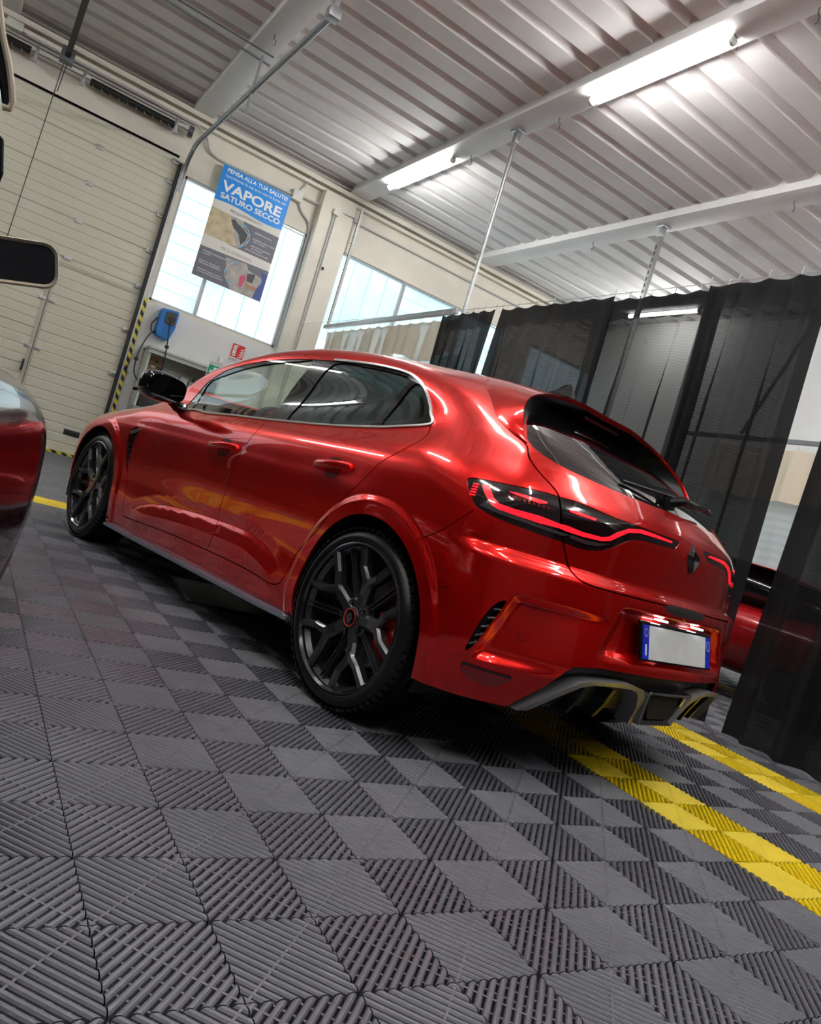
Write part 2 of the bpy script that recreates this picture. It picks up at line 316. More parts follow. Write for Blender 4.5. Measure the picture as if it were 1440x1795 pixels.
UV = {
 'dlo': [(1.8562,0.1742),(1.933,0.3088),(1.8986,0.4194),(1.7929,0.4614),(1.582,0.5438),(1.3684,0.6029),(1.1542,0.6366),(0.8808,0.6548),(0.6458,0.6603),(0.4616,0.6551),(0.3481,0.6381),(0.2632,0.5998),(0.1604,0.5369),(0.0718,0.4548),(-0.0133,0.3433),(0.1145,0.3169),(0.3529,0.2753),(0.6057,0.2395),(0.9024,0.2114),(1.0536,0.1974),(1.3726,0.1753),(1.6326,0.1492)],
 'glass_front': [(1.831,0.1795),(1.8781,0.4101),(1.7359,0.4511),(1.563,0.5208),(1.3506,0.5829),(1.1423,0.6235),(1.031,0.6326),(1.0718,0.4332),(1.094,0.2115),(1.2883,0.1941),(1.5212,0.1741),(1.6863,0.1594)],
 'glass_rear': [(0.8656,0.6368),(0.6529,0.6455),(0.4661,0.6389),(0.3218,0.6075),(0.3471,0.464),(0.3432,0.2983),(0.5355,0.2671),(0.7175,0.2442),(0.9223,0.2265),(0.9213,0.4357)],
 'glass_quarter': [(0.2803,0.5903),(0.1955,0.5431),(0.1128,0.474),(0.0147,0.3544),(0.1464,0.3314),(0.2912,0.3079),(0.3019,0.4531)],
 'gap_doorfront_front': [(2.0992,0.2119),(2.1099,0.1777),(2.0979,0.1319),(2.1336,0.123),(2.1836,0.0717),(2.1946,-0.0092),(2.1654,-0.1024),(2.1347,-0.2023),(2.1001,-0.3129),(2.0993,-0.3757)],
 'gap_doors': [(0.9122,0.6369),(1.0021,0.4391),(1.0372,0.1983),(1.0132,0.1414),(1.0101,0.0934),(1.0325,0.0268),(1.0658,-0.0854),(1.0875,-0.203),(1.0982,-0.3318),(1.0649,-0.4066),(1.0854,-0.4628)],
 'gap_doorrear_rear': [(-0.0188,0.331),(-0.0429,0.2718),(-0.034,0.2217),(0.0122,0.1571),(0.0724,0.0966),(0.1283,0.0047),(0.2162,-0.0952),(0.3037,-0.2217),(0.4109,-0.3232),(0.4398,-0.4035),(0.4559,-0.4554),(0.4886,-0.4848),(0.5327,-0.4953)],
 'gap_door_bottom': [(2.0842,-0.3772),(1.7703,-0.5184),(1.4613,-0.5087),(1.08,-0.4773),(0.7915,-0.4746),(0.5908,-0.4896),(0.5158,-0.4925)],
 'sill_low': [(2.2898,-0.3392),(2.0685,-0.4507),(1.5442,-0.6007),(0.9649,-0.5896),(0.606,-0.583),(0.3223,-0.5664)],
 'gap_tailgate': [(0.2522,1.0967),(-0.0204,0.8686),(-0.1942,0.5937),(-0.2778,0.4458),(-0.3545,0.3567),(-0.4194,0.2995),(-0.4387,0.24),(-0.4756,0.1931),(-0.5197,0.1564),(-0.5433,0.1273),(-0.5685,0.0453),(-0.5894,-0.0033),(-0.6148,-0.0543),(-0.6413,-0.0875),(-0.6854,-0.1026),(-0.8102,-0.1045),(-1.0285,-0.1014),(-1.0977,-0.1042)],
 'gap_bumper': [(-0.1961,-0.1379),(-0.2143,-0.1173),(-0.273,-0.0665),(-0.3337,0.0154)],
 'rearglass_l': [(-0.4179,0.3338),(-0.3937,0.4679),(-0.3818,0.5783),(-0.3925,0.7523)],
 'rearglass_b': [(-0.4179,0.3338),(-0.4422,0.2974),(-0.4904,0.2685),(-0.5542,0.2533),(-0.6397,0.2471),(-0.765,0.2446),(-0.8678,0.2474),(-0.9925,0.2539),(-1.0767,0.26)],
 'tail': [(-0.2902,0.0972),(-0.2916,0.1064),(-0.3141,0.1134),(-0.4052,0.1188),(-0.5024,0.1295),(-0.5442,0.1314),(-0.5925,0.1366),(-0.6459,0.1359),(-0.729,0.1304),(-0.8234,0.133),(-0.9343,0.134),(-1.0673,0.1358),(-1.052,0.1104),(-1.0317,0.0995),(-0.9238,0.0918),(-0.8482,0.0847),(-0.8032,0.0692),(-0.7512,0.0329),(-0.7072,0.0104),(-0.6621,0.0007),(-0.6248,-0.001),(-0.5879,0.002),(-0.5332,0.0034),(-0.4569,0.007),(-0.3914,0.0131),(-0.3543,0.022),(-0.3336,0.032),(-0.3075,0.0658)],
 'tail_bar': [(-0.3328,0.0953),(-0.3525,0.0993),(-0.3734,0.0662),(-0.3898,0.0535),(-0.4344,0.0513),(-0.499,0.0552),(-0.5649,0.0518),(-0.583,0.0535),(-0.6361,0.05),(-0.7017,0.0542),(-0.7288,0.0636),(-0.7572,0.0872),(-0.7949,0.1098),(-0.8529,0.1238),(-0.9178,0.1254),(-1.0205,0.1242),(-1.02,0.1183),(-0.9174,0.1148),(-0.8485,0.1102),(-0.7966,0.0968),(-0.768,0.0771),(-0.7363,0.0526),(-0.7055,0.0423),(-0.6401,0.0368),(-0.5879,0.0366),(-0.5624,0.0388),(-0.5046,0.0346),(-0.4386,0.0353),(-0.3941,0.0374),(-0.3747,0.0426),(-0.3606,0.0559),(-0.3442,0.0757)],
 'tail_bar2': [(-0.4076,0.0963),(-0.4229,0.0984),(-0.5105,0.1018),(-0.5117,0.0961),(-0.4902,0.0893),(-0.4242,0.0926)],
 'tail_bar3': [(-0.5805,0.1024),(-0.5895,0.1056),(-0.6709,0.104),(-0.6685,0.0967),(-0.6109,0.0953),(-0.5816,0.0964)],
 'vent_side': [(2.2825,0.2065),(2.23,0.2244),(2.1729,0.1795),(2.1894,0.1329),(2.1937,0.0759),(2.1899,0.0094),(2.1867,-0.0363),(2.1791,-0.0778),(2.2095,-0.0525),(2.2462,0.0082),(2.2689,0.0796),(2.2824,0.1531)],
 'vent_rear': [(-0.4133,-0.4029),(-0.4177,-0.3572),(-0.4263,-0.3079),(-0.4387,-0.2639),(-0.4582,-0.2274),(-0.4747,-0.2202),(-0.4718,-0.2419),(-0.4554,-0.293),(-0.4413,-0.3407),(-0.4286,-0.3822)],
 'reflector': [(-0.4144,-0.4409),(-0.4337,-0.4358),(-0.4762,-0.4402),(-0.531,-0.4418),(-0.5461,-0.4446),(-0.5424,-0.4593),(-0.5209,-0.481),(-0.4787,-0.4885),(-0.4393,-0.48),(-0.4228,-0.4655)],
 'bumper_lowedge': [(-0.3474,-0.5499),(-0.4802,-0.5364),(-0.558,-0.5428),(-0.5981,-0.5066),(-0.6504,-0.4505),(-0.6891,-0.3915),(-0.708,-0.3652),(-0.754,-0.3478),(-0.7844,-0.3432),(-0.9752,-0.3412),(-1.1012,-0.345)],
 'door_crease': [(2.0306,-0.3676),(1.9387,-0.3768),(1.8562,-0.3913),(1.6538,-0.3936),(1.3689,-0.3664),(1.0998,-0.3503),(0.8525,-0.3423),(0.7019,-0.3588),(0.5927,-0.3851),(0.5128,-0.4208)],
 'crease_haunch': [(-0.4452,-0.1925),(-0.4975,-0.1739),(-0.5702,-0.1715),(-0.6378,-0.2052)],
 'crease_shoulder': [(-0.3529,-0.0158),(-0.4254,-0.081),(-0.5176,-0.1071),(-0.6304,-0.1178),(-0.8121,-0.115),(-1.0981,-0.1102)],
 'reararch': [(0.2937,-0.585),(0.3172,-0.4671),(0.3347,-0.3693),(0.2984,-0.2743),(0.2202,-0.1979),(0.1304,-0.1472),(0.0378,-0.1147),(-0.0542,-0.108),(-0.1287,-0.1255),(-0.1907,-0.1629),(-0.2389,-0.2137),(-0.2761,-0.2786),(-0.3092,-0.3803),(-0.3341,-0.4942),(-0.347,-0.5614)],
 'headlight': [(2.8042,0.2132),(2.881,0.2445),(2.9104,0.2882),(2.8956,0.305),(2.8225,0.2789),(2.7624,0.2404),(2.778,0.2204)],
 'winsill_fender': [(2.3196,0.5046),(2.0938,0.3748)],
 'diff_bar': [(-0.5967,-0.5416),(-0.6136,-0.5431),(-0.682,-0.4782),(-0.7385,-0.4233),(-0.7732,-0.4074),(-0.847,-0.3981),(-0.9178,-0.397),(-0.957,-0.4057),(-0.988,-0.4258),(-1.0214,-0.4774),(-1.0448,-0.5371),(-1.0594,-0.5335),(-1.0325,-0.4627),(-1.0075,-0.4256),(-0.972,-0.402),(-0.9206,-0.3882),(-0.8421,-0.3907),(-0.7679,-0.3986),(-0.7326,-0.4131),(-0.6673,-0.476)],
 'diff_in': [(-0.6136,-0.5431),(-0.682,-0.4782),(-0.7385,-0.4233),(-0.7732,-0.4074),(-0.9178,-0.397),(-0.957,-0.4057),(-0.988,-0.4258),(-1.0214,-0.4774),(-1.0448,-0.5371),(-0.8575,-0.5305),(-0.7375,-0.5274)],
 'exh_out': [(-1.0057,-0.3982),(-1.062,-0.4055),(-1.0243,-0.4645),(-1.0172,-0.505),(-1.0354,-0.5356),(-1.0784,-0.5278),(-1.0356,-0.4578)],
 'exh_in': [(-1.0472,-0.4152),(-1.0726,-0.4211),(-1.0633,-0.4603),(-1.0811,-0.5107),(-1.0945,-0.5089),(-1.0675,-0.4648)],
 'fin1': [(-0.7683,-0.4235),(-0.7784,-0.4214),(-0.7827,-0.4725),(-0.7683,-0.5262),(-0.7574,-0.5281),(-0.7686,-0.4751)],
 'fin2': [(-0.8738,-0.416),(-0.8886,-0.4154),(-0.8957,-0.4723),(-0.879,-0.5279),(-0.8631,-0.528),(-0.8756,-0.4705)],
 'black_under': [(-0.6963,-0.4093),(-0.7205,-0.3881),(-0.7539,-0.3673),(-0.8788,-0.3584),(-1.139,-0.3536),(-1.0424,-0.3529)],
}
# =====================================================================
#  red hatchback
# =====================================================================
UMIN=XA-RA*PI/2; UMAX=XB+RB*PI/2
def inpoly(P,poly):
    x,y=P[:,0],P[:,1]; c=np.zeros(len(P),bool); n=len(poly); j=n-1
    for i in range(n):
        xi,yi=poly[i];xj,yj=poly[j]
        if yi!=yj:
            t=((yi>y)!=(yj>y))&(x<(xj-xi)*(y-yi)/(yj-yi)+xi); c^=t
        j=i
    return c
def crom(pts,n=5,closed=True):
    """smooth a traced outline (centripetal-ish catmull-rom)"""
    P=np.array(pts,float); N_=len(P); out=[]
    rngi=range(N_) if closed else range(N_-1)
    for i in rngi:
        p0=P[i-1] if (closed or i>0) else P[i]; p1=P[i]; p2=P[(i+1)%N_]; p3=P[(i+2)%N_] if (closed or i+2<N_) else p2
        for k in range(n):
            t=k/n
            out.append(.5*((2*p1)+(-p0+p2)*t+(2*p0-5*p1+4*p2-p3)*t*t+(-p0+3*p1-3*p2+p3)*t**3))
    if not closed: out.append(P[-1])
    return [tuple(q) for q in out]
def strip(line,w):
    P=np.array(line,float); T=np.gradient(P,axis=0); T/=np.maximum(np.linalg.norm(T,axis=1,keepdims=True),1e-9)
    Nn=np.stack([-T[:,1],T[:,0]],1); return [tuple(q) for q in (P+Nn*w/2)]+[tuple(q) for q in (P-Nn*w/2)[::-1]]
def dens(line,step=.015,closed=False):
    P=[np.array(p,float) for p in line]; 
    if closed: P.append(P[0])
    out=[]
    for a,b in zip(P[:-1],P[1:]):
        n=max(1,int(np.linalg.norm(b-a)/step))
        out+=[tuple(a+(b-a)*k/n) for k in range(n)]
    if not closed: out.append(tuple(P[-1]))
    return out
def cdt(points,loops):
    """points: free interior points; loops: list of closed polylines (constraints)"""
    V=[];E=[]
    for L in loops:
        o=len(V); V+=L; E+=[(o+i,o+(i+1)%len(L)) for i in range(len(L))]
    V+=list(points)
    r=delaunay_2d_cdt([Vector(p) for p in V],E,[],0,1e-5)
    return np.array([tuple(p) for p in r[0]]),[f for f in r[2]]
def mesh_from(name,V,Fc,Nn,mats,mi=None,parent=None):
    me=bpy.data.meshes.new(name); me.from_pydata(V.tolist(),[],[tuple(int(i) for i in f) for f in Fc])
    for m in mats: me.materials.append(m)
    if mi is not None: me.polygons.foreach_set('material_index',np.array(mi,dtype=np.int32))
    me.polygons.foreach_set('use_smooth',[True]*len(me.polygons)); me.update()
    me.normals_split_custom_set_from_vertices([tuple(n) for n in Nn])
    o=bpy.data.objects.new(name,me); COL.objects.link(o)
    if parent is not None: o.parent=parent
    return o
def shell(P,Nn,faces,t,off=0.,seam=True):
    """outer + inner skin and rims. returns V,F,N,mi (0 outer,1 inner/rim)"""
    used=sorted({i for f in faces for i in f}); mp={g:i for i,g in enumerate(used)}
    Po=P[used]+Nn[used]*off; No=Nn[used]; n=len(used)
    Fo=[tuple(mp[i] for i in f) for f in faces]
    V=[Po,Po-No*t]; NN=[No,-No]; Fa=list(Fo)+[tuple(n+i for i in f[::-1]) for f in Fo]; mi=[0]*len(Fo)+[1]*len(Fo)
    cnt={}
    for f in Fo:
        for a,b in zip(f,f[1:]+f[:1]): cnt[(a,b)]=1
    k=2*n; rv=[];rn=[]
    for (a,b) in cnt:
        if (b,a) in cnt: continue
        if seam and abs(Po[a][1])<2e-3 and abs(Po[b][1])<2e-3: continue
        e=Po[b]-Po[a]; q=np.cross(e,No[a]); l=np.linalg.norm(q)
        if l<1e-9: continue
        q/=l
        rv+=[Po[a],Po[b],Po[b]-No[b]*t,Po[a]-No[a]*t]; rn+=[q]*4
        Fa.append((k,k+3,k+2,k+1)); mi.append(0 if t<.004 else 0); k+=4
    if rv: V.append(np.array(rv)); NN.append(np.array(rn))
    return np.concatenate(V),Fa,np.concatenate(NN),mi
def mirrored(V,Fc,Nn):
    s=np.array([1,-1,1]); return V*s,[tuple(f[::-1]) for f in Fc],Nn*s
def both(V,Fc,Nn,mi):
    V2,F2,N2=mirrored(V,Fc,Nn); n=len(V)
    return np.concatenate([V,V2]),Fc+[tuple(i+n for i in f) for f in F2],np.concatenate([Nn,N2]),list(mi)+list(mi)
def orient(uvs,faces):
    out=[]
    for f in faces:
        a,b,c=uvs[f[0]],uvs[f[1]],uvs[f[2]]
        if (b[0]-a[0])*(c[1]-a[1])-(b[1]-a[1])*(c[0]-a[0])<0: f=f[::-1]
        out.append(tuple(f))
    return out
# S() param orientation: +u x +v gives inward or outward?  (checked numerically)
def outward(P,Nn,faces):
    out=[]
    for f in faces:
        a,b,c=P[f[0]],P[f[1]],P[f[2]]
        n=np.cross(b-a,c-a); m=Nn[f[0]]+Nn[f[1]]+Nn[f[2]]
        out.append(tuple(f) if n@m>0 else tuple(f[::-1]))
    return out
def patch(poly,off=.002,t=.003,res=.012,name='patch',mats=None,parent=None,mirror=False,crossing=False):
    """a thin piece lying on the body surface, outline in body coordinates"""
    poly=dens(poly,res,True); P2=np.array(poly); lo=P2.min(0);hi=P2.max(0)
    gx,gy=np.meshgrid(np.arange(lo[0]+res/2,hi[0],res),np.arange(lo[1]+res/2,hi[1],res)); G=np.stack([gx.ravel(),gy.ravel()],1)
    G=G[inpoly(G,poly)] if len(G) else G
    uv,fs=cdt([tuple(p) for p in G],[poly])
    if not len(fs): return None
    cen=np.array([uv[list(f)].mean(0) for f in fs]); k=inpoly(cen,poly); fs=[tuple(f) for f,q in zip(fs,k) if q]
    P=S(uv[:,0],uv[:,1]); Nn=N(P); fs=outward(P,Nn,fs)
    V,Fa,NN,mi=shell(P,Nn,fs,t,off)
    if mirror=='both': V,Fa,NN,mi=both(V,Fa,NN,mi)
    elif mirror: V,Fa,NN=mirrored(V,Fa,NN)
    if not isinstance(mats,(list,tuple)): mats=[mats]
    if len(mats)==1: mi=[0]*len(mi)
    return mesh_from(name,V,Fa,NN,mats,mi,parent)
# ---- materials
M_paint=mat('red_metallic_paint',(.90,.004,.001),.28,.74,1.,.01)
M_paint.node_tree.nodes['Principled BSDF'].inputs['Coat IOR'].default_value=1.52
def _flake(m):
    nt=m.node_tree; b=nt.nodes['Principled BSDF']
    tc=nt.nodes.new('ShaderNodeTexCoord'); v=nt.nodes.new('ShaderNodeTexVoronoi'); v.inputs['Scale'].default_value=1400
    nt.links.new(tc.outputs['Object'],v.inputs['Vector'])
    mr=nt.nodes.new('ShaderNodeMapRange'); mr.inputs['To Min'].default_value=.19; mr.inputs['To Max'].default_value=.27
    nt.links.new(v.outputs['Color'],mr.inputs['Value']); nt.links.new(mr.outputs['Result'],b.inputs['Roughness'])
_flake(M_paint)
M_inner=mat('dark_body_inside',(.010,.009,.010),.8)
M_gblack=mat('gloss_black_trim',(.006,.006,.007),.08,0,1.,.03)
M_mblack=mat('matt_black_plastic',(.012,.012,.014),.45)
M_chrome=mat('satin_chrome_trim',(.78,.79,.82),.28,1.)
M_skirt=mat('skirt_with_bluish_highlight',(.26,.30,.38),.25,.4,1.)  # bluish highlight along the skirt is put into its base colour
M_rubber=mat('tyre_rubber',(.009,.009,.010),.27,bump=.15,bscale=300)
M_alloy=mat('black_alloy',(.12,.12,.13),.27,.85,.5,.1)
M_lip=mat('polished_dark_rim_edge',(.10,.10,.11),.15,.9)
M_disc=mat('brake_disc_steel',(.35,.33,.31),.3,1.)
M_caliper=mat('red_brake_caliper',(.55,.01,.01),.3,0,.6)
M_redlens=mat('red_light_bar',(.9,.01,.03),.25,0,1.,.03,(1,.01,.02),.35)
M_redrefl=mat('dark_red_lens',(.25,.004,.006),.12,0,1.)
M_dlens=mat('smoked_light_housing',(.012,.004,.005),.10,0,1.)
M_greyfr=mat('satin_dark_grey_metal',(.34,.34,.36),.38,.7)
M_exh=mat('dark_chrome_exhaust',(.50,.49,.50),.14,1.)
M_mblk2=mat('black_spoiler_underside',(.004,.004,.0045),.35)
M_seat=mat('dark_seat_fabric',(.02,.02,.022),.8)
def glassmat(name,tint,refl=1.,thin=.5):
    m=bpy.data.materials.new(name); m.use_nodes=True; nt=m.node_tree; nt.nodes.clear()
    o=nt.nodes.new('ShaderNodeOutputMaterial'); mx=nt.nodes.new('ShaderNodeMixShader'); tr=nt.nodes.new('ShaderNodeBsdfTransparent'); gl=nt.nodes.new('ShaderNodeBsdfGlossy')
    ge=nt.nodes.new('ShaderNodeNewGeometry'); dt=nt.nodes.new('ShaderNodeVectorMath'); dt.operation='DOT_PRODUCT'
    nt.links.new(ge.outputs['Normal'],dt.inputs[0]); nt.links.new(ge.outputs['Incoming'],dt.inputs[1])
    def mth(op,a=None,b=None,va=None,vb=None,cl=False):
        n=nt.nodes.new('ShaderNodeMath'); n.operation=op; n.use_clamp=cl
        if a is not None: nt.links.new(a,n.inputs[0])
        else: n.inputs[0].default_value=va
        if b is not None: nt.links.new(b,n.inputs[1])
        elif vb is not None: n.inputs[1].default_value=vb
        return n.outputs[0]
    ab=mth('ABSOLUTE',dt.outputs['Value']); om=mth('SUBTRACT',None,ab,va=1.0); p5=mth('POWER',om,None,vb=4.2); F0=.05*refl; fr_=mth('MULTIPLY_ADD',p5,None,vb=1-F0); fr_.node.inputs[2].default_value=F0
    tr.inputs['Color'].default_value=(*tint,1); gl.inputs['Roughness'].default_value=.01; gl.inputs['Color'].default_value=(1,1,1,1)
    nt.links.new(fr_,mx.inputs[0]); nt.links.new(tr.outputs[0],mx.inputs[1]); nt.links.new(gl.outputs[0],mx.inputs[2]); nt.links.new(mx.outputs[0],o.inputs[0])
    return m
M_glassF=glassmat('clear_green_car_glass',(.86,.95,.90),1.35)
M_glassR=glassmat('privacy_tinted_car_glass',(.07,.085,.09),1.5)
# ---- car root
CX,CY,CTH=1.82204,0.57467,math.radians(101.58681)
car=thing('hatchback_car',(CX,CY,0),'bright metallic red five-door hatchback seen from its rear left corner','car',rotz=CTH)
# ---- outlines
def C_(k,n=3): return crom(UV[k],n,True)
def L_(k,n=4): return crom(UV[k],n,False)
def circ(cx,cz,r,a0=-60,a1=240,n=60):
    out=[]
    for i in range(n+1):
        a=math.radians(a0+(a1-a0)*i/n); x=cx+r*math.cos(a); z=cz+r*math.sin(a); y=.90
        u,v=P2uv(np.array([[x,y,z]])); 
        P=S(u,v); P[:,0]=x; P[:,2]=z; u,v=P2uv(P); out.append((float(u[0]),float(v[0])))
    return out
arch_r=circ(-.018,.335,.366); arch_f=circ(2.655,.325,.366)
arch_r=arch_r+[(arch_r[-1][0]-.02,-.75),(arch_r[0][0]+.02,-.75)]
arch_f=arch_f+[(arch_f[-1][0]-.02,-.60),(arch_f[0][0]+.02,-.60)]
# lower edge of the shell
low=[(UMIN-.01,-.362),(-.9752,-.3612),(-.7844,-.3612),(-.7053,-.372),(-.685,-.3899),(-.6473,-.4488),(-.6,-.508),(-.5653,-.5496),(-.45,-.548),(-.3473,-.5502),(-.30,-.56),(.30,-.566),(.606,-.575),(.965,-.578),(1.544,-.583),(1.75,-.585),(2.069,-.46),(2.29,-.345),(2.36,-.33),(2.9,-.30),(3.4,-.30),(4.02,-.30)]
low=dens(low,.02)
outer_dom=low+[(4.02,1.62),(UMIN-.01,1.62)]
def lw(z): return z
# sill zone: z0 changes with x, so the low edge is given as z and converted
def zl(u):
    x=np.clip(u,XA,XB); return zorig(x)
_lx=np.linspace(.30,2.42,60); lowz=list(zip(_lx.tolist(),np.interp(_lx,[.30,.606,.965,1.544,1.9,2.29,2.42],[.234,.222,.214,.199,.190,.182,.18]).tolist()))
low=[(UMIN-.01,-.352),(-.9752,-.351),(-.7844,-.352),(-.7053,-.366),(-.685,-.3899),(-.6473,-.4488),(-.6,-.508),(-.5653,-.5496),(-.45,-.548),(-.3473,-.5502)]+[(u,z-float(zl(u))) for u,z in lowz]+[(2.9,-.31),(3.4,-.31),(4.02,-.30)]
low=dens(low,.02); outer_dom=low+[(4.02,1.62),(UMIN-.01,1.62)]
G_front=C_('glass_front'); G_rear=C_('glass_rear'); G_q=C_('glass_quarter'); DLO=C_('dlo')
TAIL=C_('tail')
RG=crom(UV['rearglass_b'],3,False)
rgl=[(-.4179,.3338),(-.402,.45),(-.398,.56),(-.41,.70),(-.45,.82)]
RGP=rgl[::-1]+RG[1:]+[(UMIN-.02,.26),(UMIN-.02,1.06),(-.9,1.04),(-.62,.95)]
WS=[(1.22,.86),(1.16,1.10),(1.14,1.62),(2.17,1.62),(2.24,1.3),(2.23,.95),(2.17,.62),(2.06,.50),(1.93,.52),(1.75,.60),(1.55,.68),(1.38,.75)]
vent_s=C_('vent_side',2); vent_r=C_('vent_rear',2)
tail_gap=L_('gap_tailgate')+[(UMIN-.02,-.104)]
tailgate_poly=tail_gap+[(UMIN-.02,1.62),(.35,1.62)]
dff=L_('gap_doorfront_front'); ddb=L_('gap_doors'); drr=L_('gap_doorrear_rear'); 
# door bottom line as heights
dbl=[(2.0993,.252),(1.8,.272),(1.465,.292),(1.086,.305),(.796,.312),(.62,.309),(.5372,.3039)]
_dx=np.linspace(2.0993,.5372,60); _dz=np.interp(-_dx,[-p[0] for p in dbl],[p[1] for p in dbl]); _k=int(np.argmin(abs(_dx-1.0995))); _dx[_k]=1.0995; dbl=[(float(u),float(z)-float(zl(u))) for u,z in zip(_dx,_dz)]; dbl[-1]=(.5372,-.4961)
ddb[-1]=dbl[_k]
dff=[p for p in dff if p[1]>-.2]+[(2.112,-.25),(2.102,.252-float(zl(2.1)))]
doorF=dff+dbl[1:_k]+ddb[::-1]+[(1.1423,.6400),(1.3506,.602),(1.563,.542),(1.7359,.472),(1.8781,.43),(1.95,.33),(2.03,.26)]
doorR=ddb+dbl[_k+1:-1]+drr[::-1]+[(.065,.46),(.155,.545),(.26,.607),(.347,.644),(.46,.662),(.65,.667),(.88,.660)]
bump_gap=L_('gap_bumper',3)
rb_poly=[(p[0],p[1]) for p in tail_gap[tail_gap.index(min(tail_gap,key=lambda q:abs(q[0]+.585)+abs(q[1]-.005))):]]
bumper_poly=bump_gap+[(-.40,.0),(-.56,.0)]+rb_poly+[(UMIN-.02,-.7),(-.30,-.7),(-.17,-.45),(-.19,-.17)]
hood_poly=[(2.25,1.62),(2.30,1.1),(2.27,.8),(2.22,.60),(2.25,.50),(2.45,.47),(2.8,.42),(3.0,.36),(3.3,.33),(4.02,.33),(4.02,1.62)]
fbump_poly=[(2.98,-.5),(2.98,-.16),(2.98,.02),(3.05,.16),(3.2,.22),(3.5,.25),(4.02,.26),(4.02,-.5)]
gaps=[strip(dens(dff,.02),.005),strip(dens(ddb,.02),.005),strip(dens(drr,.02),.005),strip(dens(dbl,.02),.005),strip(dens(tail_gap,.02),.006),strip(dens(bump_gap,.02),.003),
 strip(dens(hood_poly[:10],.03),.005),strip(dens([(2.98,-.2),(2.98,.02),(3.05,.16),(3.2,.22)],.02),.004)]
loops=[outer_dom,arch_r,arch_f,DLO,G_front,G_rear,G_q,TAIL,RGP,WS,vent_s,vent_r]+gaps
_cx=np.linspace(.53,2.0,80); _cz=hev(DCR,_cx)
crease=strip([(float(a),float(b)-float(zl(a))) for a,b in zip(_cx,_cz)],.004)
crease2=strip([(float(a),float(b)-.07-float(zl(a))) for a,b in zip(_cx[4:-6],_cz[4:-6])],.004)
def arcstrip(cx,cz,r):
    q=circ(cx,cz,r,-15,195,60); return strip(q,.004)
loops=[l for l in loops]+[crease,crease2,arcstrip(-.015,.335,.368+.045),arcstrip(-.015,.335,.368+.075),arcstrip(2.655,.325,.368+.045),arcstrip(2.655,.325,.368+.075)]
loops=[dens(l,.016,True) for l in loops]
# interior points, denser where the surface bends sharply
def gridpts(x0,x1,y0,y1,s):
    gx,gy=np.meshgrid(np.arange(x0,x1,s),np.arange(y0,y1,s)); gx=gx+((np.arange(gx.shape[0])%2)*s/2)[:,None]
    return np.stack([gx.ravel(),gy.ravel()],1)
A=gridpts(UMIN+.008,2.4,-.61,.72,.0115); B=gridpts(2.4,UMAX,-.35,.75,.024); Cc=gridpts(UMIN+.01,UMAX,.73,1.56,.03)
PT=np.concatenate([A,B,Cc,np.stack([np.full(90,UMIN),np.linspace(-.36,1.56,90)],1),np.stack([np.full(50,UMAX),np.linspace(-.3,1.56,50)],1),np.stack([np.linspace(UMIN,UMAX,150),np.full(150,1.5707)],1)])
uvs,fs=cdt([tuple(p) for p in PT],loops)
uvs=np.array(uvs); uvs[:,0]=np.clip(uvs[:,0],UMIN,UMAX); uvs[:,1]=np.minimum(uvs[:,1],PI/2)
fs=[f for f in fs if abs((uvs[f[1]][0]-uvs[f[0]][0])*(uvs[f[2]][1]-uvs[f[0]][1])-(uvs[f[1]][1]-uvs[f[0]][1])*(uvs[f[2]][0]-uvs[f[0]][0]))>1e-9]
cen=np.array([uvs[list(f)].mean(0) for f in fs])
reg=np.full(len(fs),'body_shell',dtype=object)
reg[inpoly(cen,doorF)]='front_door'; reg[inpoly(cen,doorR)]='rear_door'
k=inpoly(cen,tailgate_poly); reg[k]='tailgate'
k=inpoly(cen,bumper_poly); reg[k]='rear_bumper'
reg[inpoly(cen,hood_poly)]='bonnet'; reg[inpoly(cen,fbump_poly)]='front_bumper'
reg[inpoly(cen,DLO)]='window_frame'
for g in gaps: reg[inpoly(cen,g)]='x'
reg[inpoly(cen,DLO)&(reg=='x')]='window_frame'
reg[inpoly(cen,G_front)]='front_glass'; reg[inpoly(cen,G_rear)]='rear_glass'; reg[inpoly(cen,G_q)]='quarter_glass'
reg[inpoly(cen,RGP)]='tailgate_glass'; reg[inpoly(cen,WS)]='windscreen'
reg[inpoly(cen,TAIL)&(reg!='x')]='tail'; reg[inpoly(cen,vent_s)|inpoly(cen,vent_r)]='vent'
for a in (arch_r,arch_f): reg[inpoly(cen,a)]='x'
reg[~inpoly(cen,outer_dom)]='x'
PB=S(uvs[:,0],uvs[:,1]); NB=N(PB)
top=uvs[:,1]>1.5705; PB[top,1]=0
seamv=(uvs[:,0]<UMIN+1e-4)|(uvs[:,0]>UMAX-1e-4); PB[seamv,1]=0
NB[seamv|top,1]=0; NB/=np.linalg.norm(NB,axis=1,keepdims=True)
fs=outward(PB,NB,fs)
FR={}
for f,r in zip(fs,reg): FR.setdefault(r,[]).append(f)
def region(rname,oname,mats,t=.010,off=0.,sides='both',parent=car):
    V,Fa,NN,mi=shell(PB,NB,FR[rname],t,off)
    if len(mats)==1: mi=[0]*len(mi)
    if sides=='both': V,Fa,NN,mi=both(V,Fa,NN,mi); return mesh_from(oname,V,Fa,NN,mats,mi,parent)
    a=mesh_from(oname,V,Fa,NN,mats,mi,parent)
    V2,F2,N2=mirrored(V,Fa,NN); b=mesh_from(oname,V2,F2,N2,mats,mi,parent); return a,b
PM=[M_paint,M_inner]
o_body=region('body_shell','body_shell',PM)
doorFL,doorFR=region('front_door','front_door',PM,sides='two')
doorRL,doorRR=region('rear_door','rear_door',PM,sides='two')
o_tail=region('tailgate','tailgate',PM); o_rb=region('rear_bumper','rear_bumper',PM); o_bon=region('bonnet','bonnet',PM); o_fb=region('front_bumper','front_bumper',PM)
